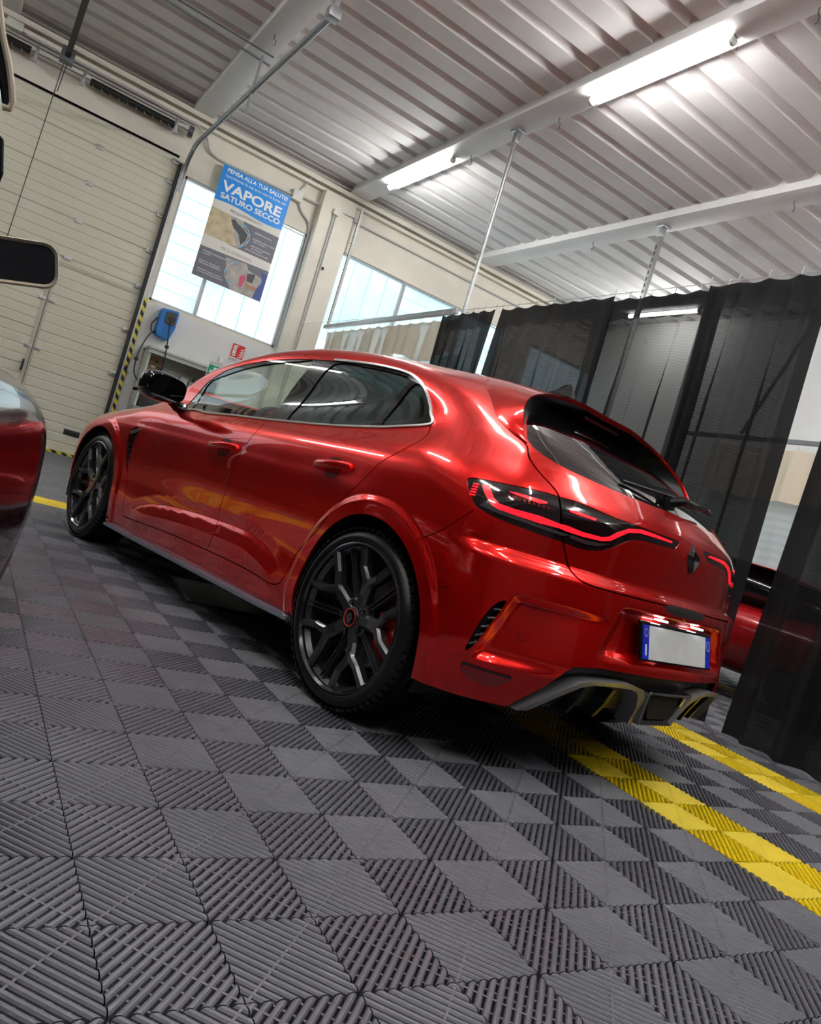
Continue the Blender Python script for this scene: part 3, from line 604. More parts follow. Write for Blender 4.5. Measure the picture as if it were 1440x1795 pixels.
region('window_frame','window_frame',[M_gblack],.014,-.003,sides='two')
for r,nme,dd in (('front_glass','front_window',(doorFL,doorFR)),('rear_glass','rear_window',(doorRL,doorRR))):
    V,Fa,NN,mi=shell(PB,NB,FR[r],.0,-.008); 
    # single pane: keep the outer skin only
    used=sorted({i for f in FR[r] for i in f}); n=len(used); Fo=[f for f in Fa if max(f)<n]
    gm=[M_glassF] if r=='front_glass' else [M_glassR]
    for s,par in zip((1,-1),dd):
        if s>0: mesh_from(nme,V[:n],Fo,NN[:n],gm,None,par)
        else:
            V2,F2,N2=mirrored(V[:n],Fo,NN[:n]); mesh_from(nme,V2,F2,N2,gm,None,par)
def pane(r,nme,m,par,off=-.006,t2=False):
    used=sorted({i for f in FR[r] for i in f}); n=len(used); V,Fa,NN,mi=shell(PB,NB,FR[r],.0,off); Fo=[f for f in Fa if max(f)<n]; V=V[:n];NN=NN[:n]
    if t2:
        a=mesh_from(nme,V,Fo,NN,[m],None,par); V2,F2,N2=mirrored(V,Fo,NN); return a,mesh_from(nme,V2,F2,N2,[m],None,par)
    V,Fo,NN,_=both(V,Fo,NN,[0]*len(Fo)); return mesh_from(nme,V,Fo,NN,[m],None,par)
pane('quarter_glass','quarter_window',M_glassR,car,-.008,True)
pane('windscreen','windscreen',M_glassF,car)
M_tgg=mat('black_rear_screen',(.004,.004,.005),.03,0,1.,.01)
o_rg=pane('tailgate_glass','rear_screen',M_tgg,o_tail)
# ---- tail lamps
V,Fa,NN,mi=shell(PB,NB,FR['tail'],.03,-.002)
tl=mesh_from('tail_light',V,Fa,NN,[M_dlens],[0]*len(Fa),car); V2,F2,N2=mirrored(V,Fa,NN); tr_=mesh_from('tail_light',V2,F2,N2,[M_dlens],[0]*len(F2),car)
for par,mr in ((tl,False),(tr_,True)):
    for key in ('tail_bar','tail_bar2','tail_bar3'):
        patch(UV[key],.0015,.003,.01,'red_light_bar',M_redlens,par,mr)
    for k_ in range(5):   # small stacked lamp segments at the outer end and fine comb
        v0=.094-.0085*k_; patch([(-.309,v0),(-.325,v0+.001),(-.326,v0-.003),(-.310,v0-.004)],.0012,.002,.006,'lamp_segment',M_redlens,par,mr)
    for k_ in range(9):
        u0=-.405-.0135*k_; patch([(u0,.086+.0004*k_),(u0-.006,.087+.0004*k_),(u0-.008,.076+.0006*k_),(u0-.002,.075+.0006*k_)],.0008,.002,.006,'lamp_comb',M_redrefl,par,mr)
    patch([(-.345,.033),(-.40,.026),(-.50,.022),(-.575,.020),(-.60,.028),(-.50,.031),(-.40,.036),(-.355,.044)],.0008,.002,.01,'clear_lens',mat('grey_clear_lens',(.06,.05,.055),.08,0,1.),par,mr)
    patch([(-.60,.021),(-.66,.017),(-.70,.024),(-.735,.040),(-.70,.034),(-.65,.029),(-.60,.031)],.0008,.002,.01,'clear_lens',mat('grey_clear_lens',(.07,.04,.045),.08,0,1.),par,mr)
# ---- window surround chrome, sill skirt
chl=[p for p in crom(UV['dlo'],4,True)]
lowline=[(1.8562,.1742),(1.6326,.1492),(1.3726,.1720),(1.0536,.1950),(.9024,.2095),(.6057,.2375),(.3529,.2735),(.1145,.3145),(-.0150,.3420),(.0300,.4080),(.0700,.4600),(.1580,.5420),(.2620,.6050),(.3481,.6430),(.4616,.6600),(.6458,.6650),(.8808,.6595)]
cl=crom(lowline,6,False)
for par,mr in ((o_body,False),(o_body,True)):
    patch(strip(dens(cl,.02),.013),.006,.008,.02,'chrome_window_strip',M_chrome,par,mr)
# door handles
def handle(par,x0,x1,zc0,zc1,sgn):
    xm=(x0+x1)/2; zc=(zc0+zc1)/2
    # recess cup: dark red dish
    cup=[]
    n=28
    for i in range(n):
        a=2*PI*i/n; x=xm-.004+.062*math.cos(a); z=zc-.004+.048*math.sin(a); cup.append((x,z-.80))
    h=MB(); L=16; V=[];Fh=[]
    for i in range(L+1):
        t=i/L; x=x0+(x1-x0)*t; z=zc0+(zc1-zc0)*t
        y=float(S(np.array([x]),np.array([z-.8]))[0,1]); arc=math.sin(PI*t)**.5
        yo=y+.006+.030*arc; ht=.013+.005*math.sin(PI*t)
        for j in range(8):
            a=2*PI*j/8+PI/8; V.append((x,sgn*(yo+.011*math.cos(a)-.004),z+ht*math.sin(a)))
    for i in range(L):
        for j in range(8): Fh.append((i*8+j,i*8+(j+1)%8,(i+1)*8+(j+1)%8,(i+1)*8+j))
    Fh.append(tuple(range(8)));Fh.append(tuple(L*8+j for j in range(8)))
    h.add(V,Fh,0,True); ho=h.build('door_handle',M_paint,par,sharp=60)
    c=patch(cup,.0006,.0012,.012,'handle_cup',M_redrefl_cup,par,sgn<0)
    return ho
M_redrefl_cup=mat('dark_red_handle_recess',(.16,.002,.004),.25,.3,1.)
# front handle x 1.08..1.34, rear handle x .22...46 (heights rise towards the rear)
for s_,pf,pr in ((1,doorFL,doorRL),(-1,doorFR,doorRR)):
    handle(pf,1.34,1.09,.775,.797,s_); handle(pr,.455,.225,.822,.848,s_)
# side fin behind the front arch: black grille with a grey blade
for par,mr in ((o_body,False),(o_body,True)):
    patch(UV['vent_side'],-.014,.004,.01,'fender_vent',M_mblack,par,mr)
    for k_ in range(6):
        v0=.150-.042*k_; u0=2.262-.016*k_
        patch([(u0+.012,v0),(u0-.075+.009*k_,v0-.004),(u0-.075+.009*k_,v0-.012),(u0+.012,v0-.008)],-.004,.010,.01,'vent_slat',M_gblack,par,mr)
    patch([(2.278,.212),(2.185,.196),(2.160,.176),(2.175,.168),(2.27,.186)],.002,.012,.01,'vent_blade',mat('grey_badge_blade',(.22,.23,.24),.25,.8),par,mr)
    vr=UV['vent_rear']
    patch(vent_r,-.030,.004,.01,'bumper_vent',M_inner,o_rb,mr)
    for k_ in range(5):
        t=(k_+.6)/5.4; a=np.array([-.4145,-.400])*(1-t)+np.array([-.462,-.232])*t; b=np.array([-.4275,-.392])*(1-t)+np.array([-.4745,-.236])*t
        patch([tuple(a+(.003,.006)),tuple(b+(-.003,.012)),tuple(b+(-.003,.008)),tuple(a+(.003,.002))],-.004,.016,.008,'vent_fin',M_greyfr,o_rb,mr)
    patch(C_('reflector',2),.003,.006,.01,'reflector_frame',M_gblack,o_rb,mr)
    _rc=np.array(UV['reflector']).mean(0); patch([tuple(_rc+(np.array(p)-_rc)*np.array([.93,.84])+np.array([0,-.004])) for p in C_('reflector',2)],.005,.006,.01,'rear_reflector',M_redrefl,o_rb,mr)
# parking sensors
def disc_uv(u,v,r,n=18): return [(u+r*math.cos(2*PI*i/n),v+r*math.sin(2*PI*i/n)) for i in range(n)]
for (uu,vv) in ((-.315,-.228),(-.545,-.315)):
    for mr in (False,True):
        patch(disc_uv(uu,vv,.015),.0008,.002,.006,'sensor_ring',M_redrefl_cup,o_rb,mr); patch(disc_uv(uu,vv,.0125),.002,.002,.006,'parking_sensor',M_paint,o_rb,mr)
# rear under-bumper: black plastic, grey wings, fins, exhaust
low_in=[(UMIN-.004,-.350),(-.7844,-.350),(-.7053,-.364),(-.685,-.388),(-.6473,-.447),(-.6,-.506),(-.5653,-.548),(-.62,-.545),(-.9,-.520),(UMIN-.004,-.515)]
low_in=[(max(u,UMIN),v) for u,v in low_in]
diff_o=patch(low_in,-.035,.01,.02,'rear_diffuser',M_mblack,car,'both')
def zy(poly): return [(y,z) for y,z in poly]
def rearx(y,z): return float(Xr(np.array([y]),np.array([z]))[0])
def rear_piece(poly,x_off,depth,name,m,par,mirror=True):
    """solid shape standing at the rear face, outline (y,z)"""
    for s in ((1,-1) if mirror else (1,)):
        mb=MB(); P=dens(poly,.02,True); n=len(P)
        V=[(rearx(y,z)+x_off,s*y,z) for y,z in P]+[(rearx(y,z)+x_off+depth,s*y*.995,z) for y,z in P]
        uv_,f_=cdt([],[P]); cc=np.array([uv_[list(f)].mean(0) for f in f_]); kk=inpoly(cc,P)
        Fc=[tuple(f) for f,q in zip(f_,kk) if q]+[(i,(i+1)%n,n+(i+1)%n,n+i) for i in range(n)]
        if len(uv_)==n: mb.add(V,Fc,0,False); mb.build(name,m,par)
bar=[(.640,.250),(.607,.257),(.548,.322),(.492,.375),(.452,.391),(.367,.399),(.284,.400),(.240,.391),(.206,.370),(.165,.323),(.137,.262),(.112,.258),(.140,.337),(.172,.376),(.214,.404),(.281,.416),(.374,.414),(.461,.406),(.507,.390),(.572,.324)]
rear_piece(bar,-.022,.06,'diffuser_wing',M_greyfr,diff_o)
for a in (.450,.325):
    rear_piece([(a+.008,.382),(a-.010,.384),(a-.022,.328),(a-.012,.270),(a+.002,.270),(a-.004,.325)],-.004,.07,'diffuser_fin',mat('dark_gloss_fin',(.05,.05,.05),.15,.6),diff_o)
ex=[(.165,.400),(-.165,.400),(-.155,.35),(-.118,.268),(.118,.268),(.155,.35)]
ei=[(.126,.383),(-.126,.383),(-.118,.350),(-.088,.290),(.088,.290),(.118,.350)]
mb=MB(); n=6; X0=-.795
V=[(X0+(.396-z)*.25,y,z) for y,z in ex]+[(X0+.012+(.396-z)*.25,y,z) for y,z in ei]+[(X0+.16,y,z) for y,z in ei]+[(X0+.16,y,z) for y,z in ex]
Fx=[]
for i in range(n):
    j=(i+1)%n; Fx+=[(i,j,n+j,n+i),(n+i,n+j,2*n+j,2*n+i),(i,3*n+i,3*n+j,j)]
Fx.append(tuple(2*n+i for i in range(n))); mb.add(V,Fx,0); 
exo=mb.build('exhaust_tailpipe',M_exh,car); md=exo.modifiers.new('b','BEVEL'); md.width=.006; md.segments=2
mb=MB(); V=[(X0+.03,y*.93,.34+(z-.34)*.9) for y,z in ei]; mb.add(V+[(x+.004,y,z) for x,y,z in V],[tuple(range(6)),tuple(range(11,5,-1))]); mb.build('exhaust_opening',M_inner,exo)
# number plate with frame and lights (registration blurred out in the photo)
pt=MB(); 
def pxz(z): return -.728-(.620-z)*.29
def pquad(y0,y1,z0,z1,d,mi=0,th=.004):
    V=[(pxz(z)-d-e,y,z) for e in (0,th) for (y,z) in ((y0,z0),(y1,z0),(y1,z1),(y0,z1))]
    return V,[(0,1,2,3),(7,6,5,4),(0,4,5,1),(1,5,6,2),(2,6,7,3),(3,7,4,0)]
v,f=pquad(-.272,.272,.500,.630,.0,th=.014); pt.add(v,f); plate=pt.build('number_plate',M_gblack,car); md=plate.modifiers.new('b','BEVEL'); md.width=.004; md.segments=2
M_pw=mat('blurred_plate_face',(.72,.74,.76),.35,0,noise=.10,nscale=7); M_pb=mat('plate_blue_band',(.01,.03,.55),.3); M_wh=mat('white_ink',(.85,.85,.85),.5)
a=MB(); v,f=pquad(-.218,.218,.508,.618,.015,th=.002); a.add(v,f); a.build('plate_face',M_pw,plate)
for y0,y1 in ((.218,.260),(-.260,-.218)):
    a=MB(); v,f=pquad(y0,y1,.508,.618,.015,th=.002); a.add(v,f); a.build('plate_band',M_pb,plate)
a=MB()
for i in range(12):
    an=2*PI*i/12; y=.239+.012*math.cos(an); z=.594+.012*math.sin(an); v,f=pquad(y-.0017,y+.0017,z-.0017,z+.0017,.0172,th=.0005); a.add(v,f)
a.build('band_stars',mat('yellow_mark',(.75,.70,.15),.5),plate)
a=MB(); v,f=pquad(.233,.244,.520,.556,.0172,th=.0005); a.add(v,f); a.build('band_letter_block',mat('white_mark',(.8,.82,.9),.5),plate)
a=MB(); a.tube([(pxz(.586+.018*math.sin(t))-.0176,-.239+.011*math.cos(t),.586+.018*math.sin(t)) for t in [2*PI*i/20 for i in range(20)]],.0008,5,closed=True); a.build('band_ring',mat('pale_ring_mark',(.6,.75,1),.5),plate)
# plate lamps shine down on the plate
for y in (.14,-.14):
    a=MB(); a.cbox((-.752,y-.030,.640),(-.728,y+.030,.646),.002); a.build('plate_lamp',mat('plate_lamp_glow',(1,1,1),.3,emit=(.95,.97,1),es=2.5),plate)
# diamond badge
b=MB(); dz0,dz1=.824,.948; zc=(dz0+dz1)/2
def bx(z,d): return float(Xr(np.array([0.]),np.array([z]))[0])-d
out=[(0,dz1),(.036,zc+.010),(.036,zc-.010),(0,dz0),(-.036,zc-.010),(-.036,zc+.010)]
inn=[(0,dz1-.034),(.011,zc+.004),(.011,zc-.004),(0,dz0+.034),(-.011,zc-.004),(-.011,zc+.004)]
V=[(bx(z,-.004),y,z) for y,z in out]+[(bx(z,.020),(y+yi)/2,(z+zi)/2) for (y,z),(yi,zi) in zip(out,inn)]+[(bx(z,.008),y,z) for y,z in inn]
Fb=[]
for i in range(6):
    j=(i+1)%6; Fb+=[(i,j,6+j,6+i),(6+i,6+j,12+j,12+i)]
Fb.append(tuple(12+i for i in range(6))); b.add(V,Fb); b.build('diamond_badge',M_gblack,o_tail)
# boot opening notch under the tailgate
patch([(UMIN,-.094),(-1.06,-.096),(-1.02,-.104),(-1.05,-.122),(-1.10,-.128),(UMIN,-.126)],.0015,.004,.01,'boot_release_recess',M_inner,o_rb,'both')
# ---- spoiler: roof-edge wing whose side plates run down to the glass corners
lipP=np.array([(-.185,0,1.360),(-.190,.15,1.360),(-.187,.30,1.348),(-.195,.43,1.325),(-.212,.52,1.293),(-.238,.58,1.258),(-.262,.615,1.222),(-.288,.635,1.182),(-.322,.652,1.130),(-.366,.668,1.093)])
def arcl(P): 
    d_=np.concatenate([[0],np.cumsum(np.linalg.norm(np.diff(P,axis=0),axis=1))]); return d_/d_[-1]
def rs(P,n):
    t=arcl(P); T=hermite(t,P); return hev(T,np.linspace(0,1,n))
NL=60
lip_=rs(lipP,NL)
guv=np.array([(UMIN,1.5),(-.55,1.5),(-.10,1.36),(.16,1.20),(.2522,1.0967),(.10,.96),(-.0204,.8686),(-.10,.72),(-.1942,.5937),(-.2778,.4458),(-.3545,.3567),(-.405,.318)])
gxyz=np.array([(.105,0,0),(.105,.18,0),(.108,.33,0),(.105,.42,0)])
gz=Zt(gxyz[:,0],gxyz[:,1]); top_=np.column_stack([gxyz[:,0],gxyz[:,1],gz])
side_=S(guv[6:,0],guv[6:,1]); mid_=S(np.array([.22,.12]),np.array([1.06,.97]))
inn_=rs(np.concatenate([top_,mid_[1:],side_]),NL)
cuv=rs(np.array([(UMIN,1.0),(-.9,.97),(-.62,.88),(-.46,.72),(-.405,.58),(-.398,.46),(-.412,.345)]),NL); cen_=S(cuv[:,0],cuv[:,1])-N(S(cuv[:,0],cuv[:,1]))*.006
def ruled(A_,B_,ns,bulge=0.,end=None):
    V=[]
    for a_,b_ in zip(A_,B_):
        for j in range(ns+1):
            s_=j/ns; V.append(a_*(1-s_)+b_*s_)
    n=len(A_); F_=[(i*(ns+1)+j,i*(ns+1)+j+1,(i+1)*(ns+1)+j+1,(i+1)*(ns+1)+j) for i in range(n-1) for j in range(ns)]
    return V,F_
inn2=inn_.copy(); nin=N(inn_); inn2=inn_+nin*.0005
V,F_=ruled(inn2,lip_,8)
V=np.array(V).reshape(NL,9,3)
# slight crown so that it leaves the body tangentially
for j in range(9):
    s_=j/8; V[:,j]+=nin*(.005*math.sin(PI*s_)*(1-s_))
lipn=nin
edge=[]
for i in range(NL):
    t_=i/(NL-1); d1=np.array([.003,0,-.010])*(1-t_)+np.array([.002,-.008,0])*t_; d2=np.array([.010,0,-.020])*(1-t_)+np.array([.012,-.016,0])*t_
    edge.append([V[i,8]+d1,V[i,8]+d2])
edge=np.array(edge)
G_=np.concatenate([V,edge],axis=1); K=G_.shape[1]; Vv=[tuple(p) for p in G_.reshape(-1,3)]
F_=[(i*K+j,i*K+j+1,(i+1)*K+j+1,(i+1)*K+j) for i in range(NL-1) for j in range(K-1)]
sp=MB(); sp.add(Vv,F_,0,True); o0=len(sp.v); sp.add([(x,-y,z) for x,y,z in Vv],[f[::-1] for f in F_],0,True)
spoiler=sp.build('roof_spoiler',M_paint,car,sharp=50)
bm=bmesh.new(); bm.from_mesh(spoiler.data); bmesh.ops.remove_doubles(bm,verts=bm.verts[:],dist=.0004); bmesh.ops.recalc_face_normals(bm,faces=bm.faces[:]); bm.to_mesh(spoiler.data); bm.free()
V,F_=ruled(edge[:,1],cen_,5); un=MB(); un.add([tuple(p) for p in V],F_,0,True); un.add([(p[0],-p[1],p[2]) for p in V],[f[::-1] for f in F_],0,True); un.build('spoiler_underside',M_mblk2,spoiler,sharp=60)
a=MB(); a.cbox((-.165,-.13,1.312),(-.140,.13,1.326),.004); a.build('high_brake_light',mat('unlit_brake_lens',(.06,.002,.004),.2),spoiler)
# rear wiper
wp=MB(); wp.tube([(-.545,.03,1.060),(-.60,-.02,1.085),(-.60,-.12,1.088),(-.57,-.30,1.10)],[.016,.018,.014,.006],8); 
wp.cbox((-.575,-.03,1.040),(-.53,.06,1.085),.01); wiper=wp.build('rear_wiper',M_gblack,car)
wb=MB(); wb.tube([(-.53,.30,1.075),(-.575,.0,1.090),(-.575,-.20,1.092),(-.54,-.38,1.098)],.006,6); wb.build('wiper_blade',M_mblack,wiper)
# shark-fin antenna
af=MB(); zr=1.422
P=[(.20,zr),(.02,zr-.004),(.035,zr+.045),(.055,zr+.062),(.075,zr+.060),(.13,zr+.025)]
V=[]
for (x,z) in P:
    w=.022 if z<zr+.01 else .006
    V+=[(x,w,z),(x,-w,z)]
n=len(P); Fa_=[(2*i,2*i+1,2*((i+1)%n)+1,2*((i+1)%n)) for i in range(n)]+[tuple(2*i for i in range(n)),tuple(2*i+1 for i in reversed(range(n)))]
af.add(V,Fa_,0); o=af.build('shark_fin_antenna',mat('antenna_black',(.003,.003,.003),.3,spec=.2),o_body); md=o.modifiers.new('b','BEVEL'); md.width=.004; md.segments=2
# ---- door mirrors
def superell(mb,c,r,e=2.6,nu=20,nv=14,mi=0,shape=None):
    V=[];F_=[]
    for i in range(nv+1):
        th=-PI/2+PI*i/nv
        for j in range(nu):
            ph=2*PI*j/nu
            f=lambda w:math.copysign(abs(w)**(2/e),w)
            p=[f(math.cos(th))*f(math.cos(ph)),f(math.cos(th))*f(math.sin(ph)),f(math.sin(th))]
            if shape: p=shape(*p)
            V.append((c[0]+r[0]*p[0],c[1]+r[1]*p[1],c[2]+r[2]*p[2]))
    for i in range(nv):
        for j in range(nu): F_.append((i*nu+j,i*nu+(j+1)%nu,(i+1)*nu+(j+1)%nu,(i+1)*nu+j))
    mb.add(V,F_,mi,True); return mb
for s,par in ((1,doorFL),(-1,doorFR)):
    m=MB(); superell(m,(1.80,s*1.005,.985),(.085,.118,.075),3.0,24,16,shape=lambda x,y,z:(x*(1-.25*z*z) if x>0 else x*.9,y*(1+.0*z),z*(1-.10*max(0,-y*s))))
    mo=m.build('door_mirror',M_gblack,car,sharp=80)
    g=MB(); P=[]
    for i in range(28):
        a_=2*PI*i/28; f=lambda w:math.copysign(abs(w)**(2/3.2),w); P.append((f(math.cos(a_))*.100,f(math.sin(a_))*.060))
    V=[(1.722,s*1.005,.985)]+[(1.722,s*(1.005+a_),.985+b_) for a_,b_ in P]; g.add(V,[(0,1+i,1+(i+1)%28) for i in range(28)],0,False); g.build('mirror_glass',mat('dark_mirror_glass',(.12,.12,.13),.02,1.),mo)
    st=MB(); st.tube([(1.83,s*.93,.940),(1.85,s*.88,.918),(1.86,s*.83,.910)],[.028,.030,.034],10); st.build('mirror_arm',M_gblack,mo)
# sill skirt
for s in (1,-1):
    m=MB(); pr=[]
    for x in np.linspace(.345,2.285,30):
        z=np.interp(x,[.30,.606,.965,1.544,1.9,2.29],[.226,.214,.206,.191,.182,.176]); y=.865
        pr.append([(x,s*(y+.030),z-.002),(x,s*(y+.032),z-.016),(x,s*(y+.010),z-.026),(x,s*(y-.10),z-.026),(x,s*(y-.10),z+.01),(x,s*(y+.00),z+.006)])
    V=[p for q in pr for p in q]; Fk=[(i*6+j,i*6+(j+1)%6,(i+1)*6+(j+1)%6,(i+1)*6+j) for i in range(29) for j in range(6)]+[tuple(range(6)),tuple(29*6+j for j in range(6))]
    m.add(V,Fk); m.build('side_skirt',M_skirt,car)
# headlights (only the front edge shows past the wing)
for mr in (False,True):
    patch([(2.98,.20),(3.05,.17),(3.25,.23),(3.5,.26),(3.5,.33),(3.2,.33),(3.02,.30)],.002,.004,.02,'headlight',mat('clear_headlight',(.55,.6,.62),.05,.3,1.),car,mr)
# ---- underbody, wheel housings, cabin
ub=MB(); ub.box((-.45,-.60,.24),(.36,.60,.32)); ub.box((.36,-.80,.165),(2.28,.80,.27)); ub.box((2.28,-.55,.17),(3.35,.55,.30)); ub.box((-.62,-.55,.30),(-.42,.55,.62)); ub.build('underbody',M_inner,car)
for (cx,cz) in ((-.018,.335),(2.655,.325)):
    for s in (1,-1):
        m=MB(); m.lathe([(.385,.885),(.385,.62),(.0,.62)],36,'y',(cx,0,cz),a0=-.35,a1=PI+.35)
        if s<0: m.v=[(x,-y,z) for x,y,z in m.v]
        m.build('wheel_housing',M_inner,car,fix=False)
cab=MB(); cab.box((.0,-.74,.30),(2.0,.74,.34)); cab.box((-.42,-.66,.30),(.02,.66,.86))
for s in (1,-1): cab.box((.0,min(s*.775,s*.76),.34),(2.0,max(s*.775,s*.76),.93 if False else .90))
cab.cbox((1.72,-.72,.55),(2.12,.72,.955),.05); cabo=cab.build('cabin_lining',M_seat,car)
for (x,y) in ((.92,.36),(.92,-.36)):
    m=MB(); m.cbox((x-.25,y-.24,.34),(x+.25,y+.24,.52),.05); Mx=Matrix.Translation((x-.24,y,.5))@Matrix.Rotation(math.radians(-18),4,'Y')
    m.cbox((-.06,-.24,0),(.06,.24,.50),.05,0,Mx); m.cbox((-.04,-.12,.50),(.05,.12,.64),.045,0,Mx); m.build('front_seat',M_seat,car)
m=MB(); m.cbox((.15,-.62,.34),(.55,.62,.52),.05); Mx=Matrix.Translation((.12,0,.5))@Matrix.Rotation(math.radians(-20),4,'Y'); m.cbox((-.06,-.62,0),(.06,.62,.55),.05,0,Mx)
for y in (.38,0,-.38): m.cbox((-.04,y-.12,.55),(.04,y+.12,.68),.04,0,Mx)
m.build('rear_seat',M_seat,car)
m=MB(); C0=Vector((1.62,.36,.90)); 
Rw=Matrix.Rotation(math.radians(25),4,'Y')
m.tube([C0+Rw@Vector((0,.185*math.cos(t),.185*math.sin(t))) for t in [2*PI*i/28 for i in range(28)]],.016,8,closed=True)
m.tube([C0+Rw@Vector((0,-.18,0)),C0+Rw@Vector((.02,0,0)),C0+Rw@Vector((0,.18,0))],.02,8); m.tube([C0+Rw@Vector((.02,0,0)),C0+Rw@Vector((.25,0,-.05))],.03,8); m.build('steering_wheel',M_seat,car)
# ---- wheels
def make_wheel(parent,cx,cy,cz,s,phase):
    """cy: plane of the wheel's outer face; s=+1 left"""
    RR=.268
    def fl(mb):
        if s<0: mb.v=[(x,-y,z) for x,y,z in mb.v]
        return mb
    # rim barrel and lip
    m=MB(); m.lathe([(RR-.012,cy-.006),(RR-.004,cy+.002),(RR+.002,cy-.002),(RR+.002,cy-.02),(RR-.012,cy-.02),(RR-.028,cy-.035),(RR-.034,cy-.12),(RR-.045,cy-.20),(RR-.045,cy-.22)],72,'y'); 
    rim=fl(m).build('wheel',M_alloy,parent,loc=(cx,0,cz)); w=rim
    m=MB(); m.lathe([(RR-.013,cy-.007),(RR-.005,cy+.0025),(RR+.001,cy+.000)],72,'y'); fl(m).build('rim_edge',M_lip,rim)
    # spokes: 5 broad Y spokes and 5 slim straight ones between
    def spoke(m,pts,wd,ytop,th=.03,crown=.5):
        """pts polyline (r,ang); wd widths; ytop outer depth per point"""
        V=[];n=len(pts)
        XY=[(r*math.cos(a),r*math.sin(a)) for r,a in pts]
        for i,(x,z) in enumerate(XY):
            a=XY[max(i-1,0)];b=XY[min(i+1,n-1)]; tx,tz=b[0]-a[0],b[1]-a[1]; l=math.hypot(tx,tz); nx,nz=-tz/l,tx/l
            h=wd[i]/2; y=ytop[i]
            V+=[(x+nx*h,y-th,z+nz*h),(x+nx*h,y-.010,z+nz*h),(x+nx*h*crown,y,z+nz*h*crown),(x-nx*h*crown,y,z-nz*h*crown),(x-nx*h,y-.010,z-nz*h),(x-nx*h,y-th,z-nz*h)]
        F_=[]
        for i in range(n-1):
            for j in range(5): F_.append((i*6+j,i*6+j+1,(i+1)*6+j+1,(i+1)*6+j))
        F_+=[tuple(range(6)),tuple((n-1)*6+j for j in range(5,-1,-1))]
        m.add(V,F_,0,False)
    for k in range(5):
        a=math.radians(phase+72*k); m=MB()
        d=.022
        spoke(m,[(.028,a),(.09,a),(.138,a)],[.056,.048,.050],[cy-.030,cy-.028,cy-.020],.035,.6)
        for q in (1,-1):
            spoke(m,[(.126,a+q*.01),(.148,a+q*.075),(.186,a+q*.25),(.258,a+q*.325)],[.034,.036,.032,.034],[cy-.021,cy-.018,cy-.010,cy-.006],.035,.55)
        fl(m).build('spoke',M_alloy,rim)
        m=MB(); a2=a+math.radians(36)
        for q in (1,-1):
            spoke(m,[(.052,a2+q*.10),(.12,a2+q*.065),(.252,a2+q*.035)],[.012,.011,.010],[cy-.045,cy-.040,cy-.022],.02,.3)
        spoke(m,[(.05,a2),(.12,a2),(.252,a2)],[.016,.016,.016],[cy-.058,cy-.054,cy-.036],.012,.9)
        fl(m).build('slim_spoke',M_alloy,rim)
    m=MB(); m.lathe([(.075,cy-.07),(.075,cy-.045),(.055,cy-.034),(.040,cy-.030),(.036,cy-.026),(0,cy-.024)],40,'y'); fl(m).build('hub',M_alloy,rim)
    for k in range(5):
        a=math.radians(phase+36+72*k); m=MB(); m.lathe([(.011,cy-.05),(.011,cy-.026),(.008,cy-.024),(0,cy-.027)],8,'y',(.057*math.cos(a),0,.057*math.sin(a))); fl(m).build('wheel_bolt',M_gblack,rim)
    m=MB(); m.lathe([(.033,cy-.025),(.033,cy-.022),(.0,cy-.021)],28,'y'); cap=fl(m).build('centre_cap',M_gblack,rim)
    m=MB(); m.tube([(.031*math.cos(t),cy-.0215,.031*math.sin(t)) for t in [2*PI*i/30 for i in range(30)]],.0022,6,closed=True); fl(m).build('red_ring',mat('red_cap_ring',(.75,.04,.02),.3),rim)
    m=MB()
    D=[(0,.021),(.014,0),(0,-.021),(-.014,0)]; Di=[(0,.009),(.006,0),(0,-.009),(-.006,0)]
    V=[(a_,cy-.020,b_) for a_,b_ in D]+[(a_,cy-.020,b_) for a_,b_ in Di]; m.add(V,[(i,(i+1)%4,4+(i+1)%4,4+i) for i in range(4)]); fl(m).build('diamond_mark',mat('silver_cap_mark',(.6,.6,.62),.25,1.),rim)
    # tyre with grooved tread
    TR=.329
    m=MB(); prof=[(RR+.0,cy-.016),(RR+.005,cy+.001),(RR+.014,cy+.005),(RR+.026,cy+.003),(TR-.024,cy-.006),(TR-.012,cy-.016),(TR-.004,cy-.030)]
    yb=cy-.232
    gr=[cy-.045,cy-.090,cy-.135,cy-.180]
    for g in gr: prof+=[(TR,g+.006),(TR-.008,g+.004),(TR-.008,g-.004),(TR,g-.006)]
    prof+=[(TR-.003,yb+.016),(TR-.014,yb+.004),(TR-.04,yb-.006),(RR,yb+.01)]
    m.lathe(prof,96,'y')
    # shoulder tread cuts
    tb=MB()
    ty=fl(m).build('tyre',M_rubber,w,sharp=40)
    for k in range(64):
        a=2*PI*k/64; c,s_=math.cos(a),math.sin(a)
        R1=TR-.006;R2=TR+.0012; dy0,dy1=cy-.040,cy-.008; hw=.0105
        V=[]
        for (rr,yy) in ((R1,dy0),(R2,dy0),(R2,dy1-.010),(R2-.006,dy1),(R1-.006,dy1)):
            for t in (-hw,hw): V.append((rr*c-t*s_,yy,rr*s_+t*c))
        tb.add(V,[(0,2,3,1),(2,4,5,3),(4,6,7,5),(6,8,9,7),(0,1,9,8),(0,8,6,4,2),(1,3,5,7,9)])
    fl(tb).build('tread_blocks',M_rubber,w)
    m=MB(); m.lathe([(.045,cy-.12),(.165,cy-.12),(.170,cy-.124),(.170,cy-.150),(.05,cy-.150)],60,'y'); dsk=fl(m).build('brake_disc',M_disc,w)
    m=MB(); a0=math.radians(152) if cx<1 else math.radians(-12)
    V=[];n=10
    for i in range(n+1):
        a=a0+math.radians(56)*i/n
        for (r,y) in ((.115,cy-.062),(.205,cy-.062),(.212,cy-.09),(.212,cy-.16),(.115,cy-.16)): V.append((r*math.cos(a),y,r*math.sin(a)))
